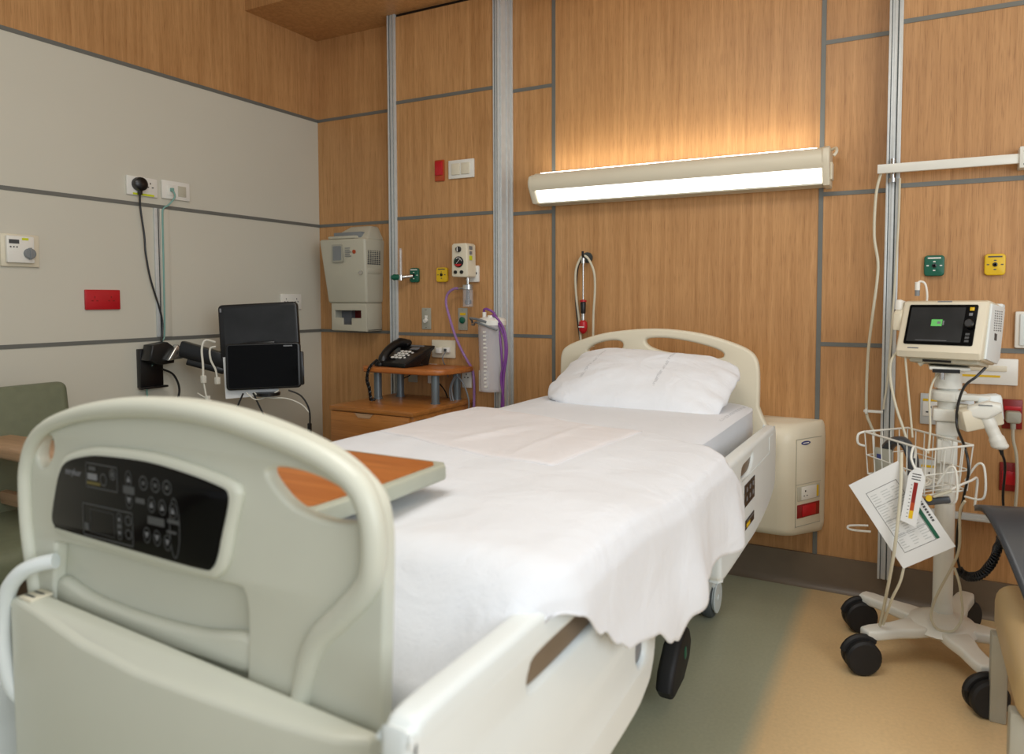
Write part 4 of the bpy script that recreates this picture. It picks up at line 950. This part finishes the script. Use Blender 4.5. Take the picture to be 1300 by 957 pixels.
t = plateB('white_switch', 'white rounded wall unit at the right picture edge beside the monitor', 'switch', 3.51, 3.60, 1.052, 1.185, d=.018, b=.006)
obj('cover', MB().box(3.524, 3.596, -.126, -.117, 1.062, 1.176, .004), 'bedw', t)
t = plateB('white_socket', 'white double socket plate behind the monitor arm at right', 'socket', 3.33, 3.525, .915, 1.012, d=.012)
obj('rocker', MB().box(3.36, 3.49, -.118, -.111, .965, .985, .002), 'cream', t)
obj('yellow_strip', MB().box(3.335, 3.47, -.1135, -.1115, .942, .950), 'yellow', t)

# ------------------------------------------------------------------ monitor stand
PX, PY = 3.292, -.415
st = thing('monitor_stand', 'white wheeled monitor stand with wire basket and five black castors', 'stand', (PX, PY, 0))
obj('pole', MB().cyl((PX, PY, .15), (PX, PY, .93), .031, n=28).cyl((PX, PY, .15), (PX, PY, .19), .036, .031, n=28), 'whitem', st)
obj('pole_head', MB().cyl((PX, PY, .93), (PX, PY, .985), .042, .04, n=28).cyl((PX, PY, .985), (PX, PY, 1.0), .05, n=28).box(PX-.06, PX+.06, PY-.07, PY+.06, .994, 1.005, .004).box(PX-.05, PX+.03, PY-.072, PY-.068, .986, .998, 0, 1), ['whitem', 'black'], st)
obj('collar', MB().lathe([(.034, 0), (.052, .004), (.056, .012), (.056, .03), (.05, .036), (.036, .038)], (PX, PY, .885), (0, 0, 1), 28).box(PX+.02, PX+.12, PY-.055, PY-.01, .895, .915, .004), 'whitem', st)
obj('pole_clamp', MB().box(PX-.045, PX+.04, PY-.045, PY+.04, .82, .862, .006).box(PX-.032, PX+.012, PY-.035, PY-.028, .775, .80, .002, 1).box(PX-.034, PX+.034, PY-.036, PY+.03, .77, .82, .006), ['whitem', 'grey'], st)
obj('knob', MB().cyl((PX-.02, PY-.055, .962), (PX-.02, PY-.055, .99), .008), 'steel', st)
ends = [(3.035, -.315), (3.06, -.63), (3.405, -.72), (3.53, -.47), (3.385, -.135)]
mb = MB().lathe([(.04, 0), (.10, .004), (.115, .015), (.10, .034), (.06, .05), (.036, .056)], (PX, PY-.03, .105), (0, 0, 1), 32)
base = obj('base', mb, 'whitem', st)
for i, (ex, ey) in enumerate(ends):
    dx, dy = ex-PX, ey-(PY-.03); L = math.hypot(dx, dy); a = math.atan2(dy, dx)
    pts = [(.03, -.05), (L*.45, -.042), (L*.62, -.032), (L-.03, -.03), (L, -.022), (L+.004, 0), (L, .022), (L-.03, .03), (L*.62, .032), (L*.45, .042), (.03, .05)]
    obj('foot', MB().prism(pts, .104, .138, 'xy', .009, T=RT((PX, PY-.03, 0), (0, 0, a))), 'whitem', base)
    wx, wy = ex-.008, ey-.022
    axv = Vector((.42, -.9, 0)).normalized() if i < 3 else Vector((.8, -.6, 0))
    fw_ = Vector((-axv.y, axv.x, 0))*(-1)
    hd = MB().cyl((ex, ey, .09), (ex, ey, .106), .014).tube([Vector((wx, wy, .0572))+fw_*.06*math.cos(a_)+Vector((0, 0, .06*math.sin(a_))) for a_ in [math.radians(15+k*15) for k in range(9)]], .012, 8, 0, 1)
    q_ = Vector((wx, wy, .0572))+fw_*.055; hd.box(q_.x-.01, q_.x+.01, q_.y-.01, q_.y+.01, .07, .08, .003)
    c = obj('castor', hd, 'rubber', st)
    for k in (-1, 1): obj('wheel', MB().lathe([(.02, -.015), (.046, -.015), (.057, -.006), (.057, .009), (.05, .015), (.02, .015)], (wx+k*.019*axv.x, wy+k*.019*axv.y, .0572), axv, 28), 'rubber', c)
# basket part
Lc_, Bk, Rc, Fc = Vector((3.04, -.485, .77)), Vector((3.172, -.335, .77)), Vector((3.358, -.58, .77)), Vector((3.225, -.725, .77))
cen = (Lc_+Bk+Rc+Fc)/4
mb = MB()
def low(p, z, k=.92): q = cen+(p-cen)*k; return Vector((q.x, q.y, z))
def poly(P, r): 
    for i in range(len(P)): mb.tube([P[i], P[(i+1) % len(P)]], r, 8, 0, 1)
cr = [Lc_, Bk, Rc, Fc]
poly(cr, .0036); poly([low(p, .625) for p in cr], .003); poly([low(p, .69, .96) for p in cr], .0022)
for i in range(4):
    a, b = cr[i], cr[(i+1) % 4]; a2, b2 = low(a, .625), low(b, .625)
    n = 7 if i % 2 else 5
    for k in range(n+1): mb.tube([a.lerp(b, k/n), a2.lerp(b2, k/n)], .002, 6, 0, 1)
a2, b2, c2, d2 = [low(p, .625) for p in cr]
for k in range(1, 8): mb.tube([b2.lerp(c2, k/8), a2.lerp(d2, k/8)], .002, 6, 0, 1)
for p, q in ((Lc_, Vector((-.02, -.01, 0))),):
    mb.tube([p, p+q+Vector((0, 0, -.01)), p+q+Vector((0, 0, -.04)), p+Vector((.0, 0, -.05))], .004)
for f in (.25, .85):
    p = Fc.lerp(Rc, f); o = Vector((.03, -.02, 0))
    p2 = Vector((p.x, p.y, .66))
    mb.tube([p2, p2+o+Vector((0, 0, .06)), p2+o*1.6+Vector((0, 0, .05)), p2+o*1.6+Vector((0, 0, -.04)), p2+Vector((0, 0, -.05))], .0034)
p = Fc.lerp(Rc, .3); p2 = Vector((p.x, p.y, .60)); q = Fc.lerp(Rc, .95)
mb.tube([p2, p2+Vector((.03, -.02, .05)), Vector((q.x, q.y-.03, .665)), Vector((q.x+.02, q.y-.0, .665)), Vector((q.x+.015, q.y, .58))], .0036)
obj('wire_basket', mb, 'whitem', st)
obj('basket_bracket', MB().box(PX-.03, PX+.03, PY-.06, PY-.02, .68, .76, .004), 'whitem', st)

# patient monitor
mo = thing('patient_monitor', 'cream patient monitor with dark screen and knob on the wheeled stand', 'monitor', (3.281, -.44, 1.024), (math.radians(-9), math.radians(-.5), math.radians(-22)))
mo.scale = (.885, 1, .98)
mb = MB().prism([(-.075, .0), (-.085, .02), (-.045, .195), (-.03, .202), (.075, .202), (.085, .19), (.07, .02), (.05, -.004)], -.150, .150, 'yz', .010)
obj('body', mb, 'cream', mo, local=True)
Tm = RT((0, -.0645, .108), (-math.atan2(.04, .175), 0, 0))    # screen face frame: x right, z up, -y out
obj('side_shell', MB().prism([(-.06, .006), (-.038, .19), (.08, .196), (.088, .19), (.072, .02), (.05, .0)], .148, .158, 'yz', .004), 'bedw', mo, local=True)
obj('glass', MB().prism(rrect(-.122, .118, -.066, .078, .006), -.0035, .004, 'xz', T=Tm), 'gloss', mo, local=True)
sc = obj('screen', MB().prism(rrect(-.113, .078, -.056, .068, .002), -.0042, .002, 'xz', T=Tm), 'screen', mo, local=True)
obj('battery_icon', MB().box(-.033, .005, -.005, -.004, .0, .024, .0, T=Tm).box(.007, .012, -.005, -.004, .004, .02, 0, 1, T=Tm).box(-.012, .0, -.0053, -.005, .008, .017, 0, 1, T=Tm), ['led', 'greyk'], sc, local=True)
obj('status_line', MB().box(-.08, .03, -.0046, -.004, -.052, -.0505, 0, T=Tm), 'greyk', sc, local=True)
obj('knob', MB().lathe([(.015, 0), (.015, .012), (.012, .015), (.001, .015)], (.1, -.0685, .117), (0, -.97, .22), 22), 'black', mo, local=True)
obj('alarm_button', MB().box(.092, .107, -.006, -.003, .056, .068, .001, 0, T=Tm).box(.092, .104, -.006, -.003, .038, .048, .001, 1, T=Tm), ['yellow', 'greyk'], mo, local=True)
mb = MB()
for k in range(3): mb.box(.09, .104, -.0046, -.003, -.03-k*.012, -.0225-k*.012, .0, T=Tm)
obj('panel_keys', mb, 'greyd', mo, local=True)
obj('name_strip', MB().box(-.025, .025, -.0015, .001, .0885, .0925, 0, T=Tm).box(-.105, -.065, -.0015, .001, -.081, -.077, 0, T=Tm), 'greyk', mo, local=True)
mb = MB()
for i in range(9):
    for j in range(4):
        mb.box(.1575, .159, -.01+j*.02, -.002+j*.02, .105+i*.008+j*.002, .108+i*.008+j*.002)
mb.box(.1575, .159, .0, .022, .075, .098)
obj('side_vents', mb, 'greyd', mo, local=True)
obj('thermometer_module', MB().prism([(-.05, .095), (-.055, .15), (-.03, .185), (.03, .18), (.04, .10)], -.185, -.148, 'yz', .008).box(-.182, -.155, -.05, .0, .165, .205, .008, 1).box(-.186, -.183, -.04, -.02, .15, .17, 0, 2), ['cream', 'white', 'greyd'], mo, local=True)
obj('underside', MB().box(-.11, .13, -.05, .05, -.014, .002, .004).box(-.06, .04, -.052, -.049, -.012, -.004, 0, 1).cyl((-.08, -.03, -.02), (-.06, -.03, -.006), .01, .006), ['cream2', 'black'], mo, local=True)
ob = obj('handle_lip', MB().box(-.15, .158, .06, .088, .19, .206, .006), 'bedw', mo, local=True)
solo('probe_plug', MB().cyl((3.192, -.40, 1.24), (3.192, -.40, 1.26), .008, n=12, m=1).cyl((3.192, -.40, 1.26), (3.192, -.40, 1.288), .0085, n=12).tube([(3.192, -.40, 1.28), (3.20, -.40, 1.29), (3.215, -.40, 1.282), (3.222, -.395, 1.25), (3.222, -.385, 1.22)], .0035), ['white', 'grey'], 'white probe plug standing on top of the patient monitor', 'plug')

# barcode scanner and its holder
obj('scanner_holder', MB().box(-.06, .06, -.03, .035, -.04, .03, .008, 0, T=RT((PX+.085, PY-.085, .855), (0, math.radians(-14), math.radians(20)))).box(.0, .075, -.0, .045, -.05, .045, .014, 1, T=RT((PX+.085, PY-.06, .87), (0, math.radians(-6), math.radians(10)))).box(PX+.03, PX+.06, PY-.05, PY-.01, .83, .88, .005), ['cream', 'bedw'], st)
sc_ = thing('barcode_scanner', 'white handheld scanner hanging handle down beside the monitor pole', 'scanner', (3.395, -.51, .85))
obj('head', MB().prism([(3.335, .85), (3.345, .885), (3.40, .905), (3.435, .90), (3.44, .875), (3.40, .845)], -.54, -.49, 'xz', .012).box(3.372, 3.41, -.542, -.539, .892, .895, 0, 1), ['whitem', 'grey'], sc_)
obj('handle', MB().tube([(3.385, -.515, .875), (3.402, -.515, .84), (3.42, -.515, .80), (3.435, -.515, .765)], [.02]*4+[.021]*5+[.019]*5+[.023]*5, 14).ball((3.435, -.515, .765), (.026, .022, .014), 0, 8), 'whitem', sc_)
obj('trigger', MB().tube([(3.352, -.515, .842), (3.372, -.517, .85), (3.385, -.518, .832)], .005), 'black', sc_)
obj('cable', MB().cyl((3.437, -.515, .762), (3.443, -.515, .735), .008, .005).tube([(3.442, -.515, .74), (3.452, -.51, .70), (3.45, -.50, .60), (3.456, -.50, .52), (3.452, -.50, .49), (3.44, -.5, .48)], .004), 'black', sc_)
solo('monitor_cable', MB().tube([(3.392, -.50, 1.01), (3.365, -.515, .98), (3.333, -.52, .947), (3.316, -.52, .881), (3.316, -.525, .816), (3.336, -.60, .76), (3.345, -.62, .70), (3.337, -.60, .62), (3.325, -.55, .50), (3.325, -.52, .40), (3.338, -.50, .338)], .0042), 'black', 'black cable running from the patient monitor down past the basket', 'cable')
cp_ = []
ax = catmull([(3.338, -.50, .335), (3.36, -.505, .322), (3.39, -.51, .335), (3.42, -.515, .375), (3.437, -.52, .43), (3.445, -.53, .47)], 30)
for i, p in enumerate(ax):
    a = i*1.3; cp_.append((p.x+.011*math.cos(a), p.y+.008*math.sin(a), p.z+.011*math.sin(a)))
solo('coiled_hose', MB().tube(cp_, .0045, 6, 0, 1), 'black', 'black coiled hose sagging beside the stand near the tan chair', 'hose')
solo('monitor_leads', MB().tube([(3.148, -.44, 1.06), (3.118, -.44, 1.02), (3.116, -.44, .95), (3.135, -.45, .86), (3.165, -.47, .77), (3.18, -.48, .70)], .0045).tube([(3.158, -.45, 1.05), (3.168, -.45, .95), (3.18, -.46, .84), (3.188, -.47, .76)], .0035).tube([(3.262, -.455, .98), (3.245, -.46, .95), (3.236, -.47, .90), (3.24, -.50, .80), (3.235, -.52, .72)], .0035), 'ccable', 'cream leads dropping from the monitor into the wire basket', 'cable')
solo('loose_lead', MB().tube([(3.337, -.62, .60), (3.326, -.60, .557), (3.328, -.58, .44), (3.31, -.55, .36), (3.27, -.53, .25), (3.256, -.53, .18), (3.275, -.54, .145), (3.32, -.54, .148), (3.345, -.53, .20), (3.335, -.54, .30), (3.318, -.55, .36)], .0042).tube([(3.158, -.74, .76), (3.158, -.765, .64), (3.145, -.765, .46), (3.118, -.66, .24), (3.105, -.60, .145)], .005).tube([(3.18, -.735, .46), (3.165, -.73, .36), (3.14, -.70, .28), (3.115, -.62, .16)], .0042), 'ccable', 'cream lead looping down from the basket around the stand pole', 'cable')
solo('wire_hook', MB().tube([(3.05, -.33, .395), (3.01, -.34, .393), (2.985, -.35, .39), (2.985, -.36, .383), (3.01, -.36, .380), (3.06, -.35, .380)], .004), 'whitem', 'small white wire loop sticking out left behind the hanging chart', 'hook')
# chart and scale card hanging on the basket
pc = [Vector((3.032, 0, .654)), Vector((3.170, 0, .746)), Vector((3.321, 0, .475)), Vector((3.171, 0, .400))]
o_ = pc[0]; eu = (pc[1]-pc[0]); ev_ = (pc[3]-pc[0])
Wp, Hp = eu.length, ev_.length
ux = eu.normalized(); vx = (ev_-ux*ev_.dot(ux)).normalized()
Tp = Matrix(((ux.x, -vx.x, 0, pc[3].x), (0, 0, -1, -.745), (ux.z, -vx.z, 0, pc[3].z), (0, 0, 0, 1)))
t = thing('laminated_chart', 'tilted white laminated chart with grey table hanging on the basket', 'chart', (3.17, -.745, .57))
obj('sheet', MB().box(0, Wp, 0, Hp, -.001, .0005, T=Tp), 'paper', t)
mb = MB()
mx0, mx1, my0, my1 = .03, Wp-.035, .04, Hp-.045
for x0, x1, y0, y1 in ((mx0, mx1, my0, my0+.0012), (mx0, mx1, my1-.0012, my1), (mx0, mx0+.0012, my0, my1), (mx1-.0012, mx1, my0, my1)): mb.box(x0, x1, y0, y1, .0005, .001, 0, 0, T=Tp)
for k in range(22):
    y = my0+.012+k*(my1-my0-.02)/22
    for c in range(3):
        x0 = mx0+.006+c*(mx1-mx0)/3; mb.box(x0, x0+.012+random.random()*.017, y, y+.0022, .0005, .0008, 0, 1, T=Tp)
for k in (1, 2, 3): mb.box(mx0, mx1, my0+k*(my1-my0)/4, my0+k*(my1-my0)/4+.0008, .0005, .001, 0, 0, T=Tp)
mb.box(mx1+.001, mx1+.012, my0, my0+.12, .0005, .001, 0, 2, T=Tp)
for k in range(12): mb.box(mx1+.020, mx1+.027, my0+.05+k*.009, my0+.056+k*.009, .0005, .001, 0, 0, T=Tp)
obj('printing', mb, ['greyd', 'paperg', 'green'], t)
t = thing('scale_card', 'narrow white card with red to yellow bar hung before the chart', 'card', (3.185, -.775, .64))
Tc = Matrix(((1, 0, 0, 3.158), (0, 0, -1, -.772), (0, 1, 0, .548), (0, 0, 0, 1))) @ Matrix.Rotation(math.radians(-7), 4, 'Z')
obj('card', MB().prism([(0, .01), (.044, .0), (.048, .145), (.046, .155), (.033, .18), (.018, .18), (.004, .16), (.002, .15)], -.0006, .0006, 'xy', 0, T=Tc), 'paper', t)
mb = MB()
for k in range(9): mb.box(.02, .031, .022+k*.0125, .0345+k*.0125, .0006, .001, 0, 2 if k > 3 else (1 if k < 2 else 0), T=Tc)
for k in range(10): mb.box(.013, .017, .025+k*.011, .027+k*.011, .0006, .001, 0, 3, T=Tc)
for k in range(3): mb.box(.012, .036, .142+k*.008, .145+k*.008, .0006, .001, 0, 3, T=Tc)
obj('colour_bar', mb, ['orange', 'yellow', 'redd', 'greyd'], t)
obj('strap', MB().tube([(3.196, -.772, .72), (3.185, -.765, .75), (3.19, -.735, .778), (3.196, -.715, .765), (3.194, -.71, .74)], .0035), 'whitem', t)
# things in the basket
solo('pressure_cuff', MB().tube([(3.10, -.46, .635), (3.105, -.47, .70), (3.13, -.50, .745), (3.165, -.52, .75), (3.19, -.54, .70), (3.19, -.54, .64)], .026, 10, 0, 6, flat=.6), 'char', 'black blood pressure cuff folded inside the wire basket', 'cuff')
solo('swab_packet', MB().box(-.03, .03, -.008, .008, 0, .09, .004, T=RT((3.10, -.50, .63), (0, 0, math.radians(-30)))).box(-.018, .0, -.0095, -.0085, .05, .07, 0, 1, T=RT((3.10, -.50, .63), (0, 0, math.radians(-30)))), ['plate', 'bluelogo'], 'pale grey packet with blue mark in the left of the basket', 'packet')
solo('probe_clip', MB().box(-.038, .038, -.010, .010, -.012, .008, .005, 0, T=RT((3.255, -.735, .622), (0, math.radians(-14), 0))).box(-.015, .04, -.008, .008, .008, .016, .003, 1, T=RT((3.265, -.735, .628), (0, math.radians(-26), 0))).cyl((3.235, -.735, .628), (3.235, -.748, .628), .009, n=14, m=2), ['char', 'cream2', 'yellow'], 'dark grey finger probe clip hanging at the basket front', 'probe')
solo('coiled_leads', MB().tube([(3.2+.05*math.cos(a*.9)*(1-.02*a), -.58+.055*math.sin(a*.9), .636+.003*(a % 3)) for a in range(26)], .0035, 6, 0, 4), 'wcable', 'white leads coiled on the floor of the wire basket', 'cable')

# ------------------------------------------------------------------ tan chair cut by the right edge
t = thing('treatment_chair', 'tan vinyl chair with black curved armrest at the right edge', 'chair', (3.7, -.9, 0))
obj('seat', MB().box(3.412, 3.98, -1.25, -.70, .24, .40, .05, 0, 5), 'tan', t)
obj('backrest', MB().box(3.92, 4.04, -1.25, -.70, .38, .95, .05, 0, 5), 'tan', t)
def armf(u, v):
    y = lerp(-.66, -1.12, v)
    # across: from far tip, nearly flat on top then sweeping down to the near side
    x = 3.36+.45*u+.05*v*v
    z = .592+.03*u+.045*math.sin(PI*min(1, v*1.15))-.21*smooth(.25, 1.0, v)*(1-.15*u)-.012*(1-u)*v
    x += .085*smooth(.15, 1, v)*(1-u)
    return Vector((x, y, z))
ao = obj('armrest', MB().grid(armf, 24, 24), 'char', t, ang=180)
sl = ao.modifiers.new('Thick', 'SOLIDIFY'); sl.thickness = .016; sl.offset = 0
obj('arm_support', MB().tube([(3.62, -.9, .50), (3.62, -.9, .38)], .02), 'char', t)
for x, y in ((3.425, -.76), (3.93, -.76), (3.425, -1.19), (3.93, -1.19)):
    obj('leg', MB().box(x-.022, x+.022, y-.022, y+.022, .0, .26, .006), 'plate', t)
solo('spare_castor', MB().lathe([(.02, -.02), (.052, -.022), (.058, -.012), (.058, .012), (.052, .022), (.02, .02)], (3.56, -.62, .0585), (1, .3, 0), 28), 'rubber', 'black castor wheel on the floor under the tan chair', 'castor')

# repeats share a group phrase
for pre, g_ in (('steel_socket', 'steel framed sockets on the right wood panel'), ('low_socket', 'outlets below the phone shelf'),
                ('oxygen_outlet', 'round cornered gas outlets on the wood panels'), ('vacuum_outlet', 'round cornered gas outlets on the wood panels'),
                ('red_socket', 'red wall plates'), ('double_socket', 'white double sockets on the left wall')):
    for o in COL.objects:
        if o.name.startswith(pre) and 'label' in o: o['group'] = g_
# ------------------------------------------------------------------ light
def area(name, loc, target, size, energy, col, sy=None):
    l = bpy.data.lights.new(name, 'AREA'); l.energy = energy; l.size = size; l.color = col
    if sy: l.shape = 'RECTANGLE'; l.size_y = sy
    o = bpy.data.objects.new(name, l); COL.objects.link(o); o.location = loc
    o.rotation_euler = (Vector(target)-Vector(loc)).to_track_quat('-Z', 'Y').to_euler()
    return o
area('window_light', (5.4, -3.6, 1.9), (2.0, -1.2, .8), 2.2, 74, (.91, .96, 1.0), 1.8)
area('overhead_fill', (2.4, -2.6, 3.05), (2.4, -2.6, 0), 1.2, 38, (1.0, .97, .93))  # added overhead fill lamp, no known fitting behind it
area('overhead_fill', (3.9, -1.7, 3.05), (3.9, -1.7, 0), .5, 9, (1.0, .80, .55))  # second added fill, small and warm, over the right side
w = bpy.data.worlds.new('World'); scn.world = w; w.use_nodes = True
bg = w.node_tree.nodes['Background']; bg.inputs[0].default_value = (.93, .97, 1.0, 1); bg.inputs[1].default_value = .58
scn.view_settings.view_transform = 'Standard'; scn.view_settings.look = 'None'; scn.view_settings.exposure = -.28
scn.cycles.max_bounces = 8; scn.cycles.use_denoising = True

# ------------------------------------------------------------------ camera
cam = bpy.data.cameras.new('camera'); co = bpy.data.objects.new('camera', cam); COL.objects.link(co)
co.location = (3.1777, -3.1133, 1.23); co.rotation_euler = (PI/2-.0487, 0, .4681)
cam.sensor_width = 36; cam.lens = 887.827/1300*36
cam.shift_x = -(709.04-650)/1300; cam.shift_y = -(478.5-422.63)/1300
cam.clip_start = .05
cam.dof.use_dof = True; cam.dof.focus_distance = 3.05; cam.dof.aperture_fstop = 3.2
scn.camera = co
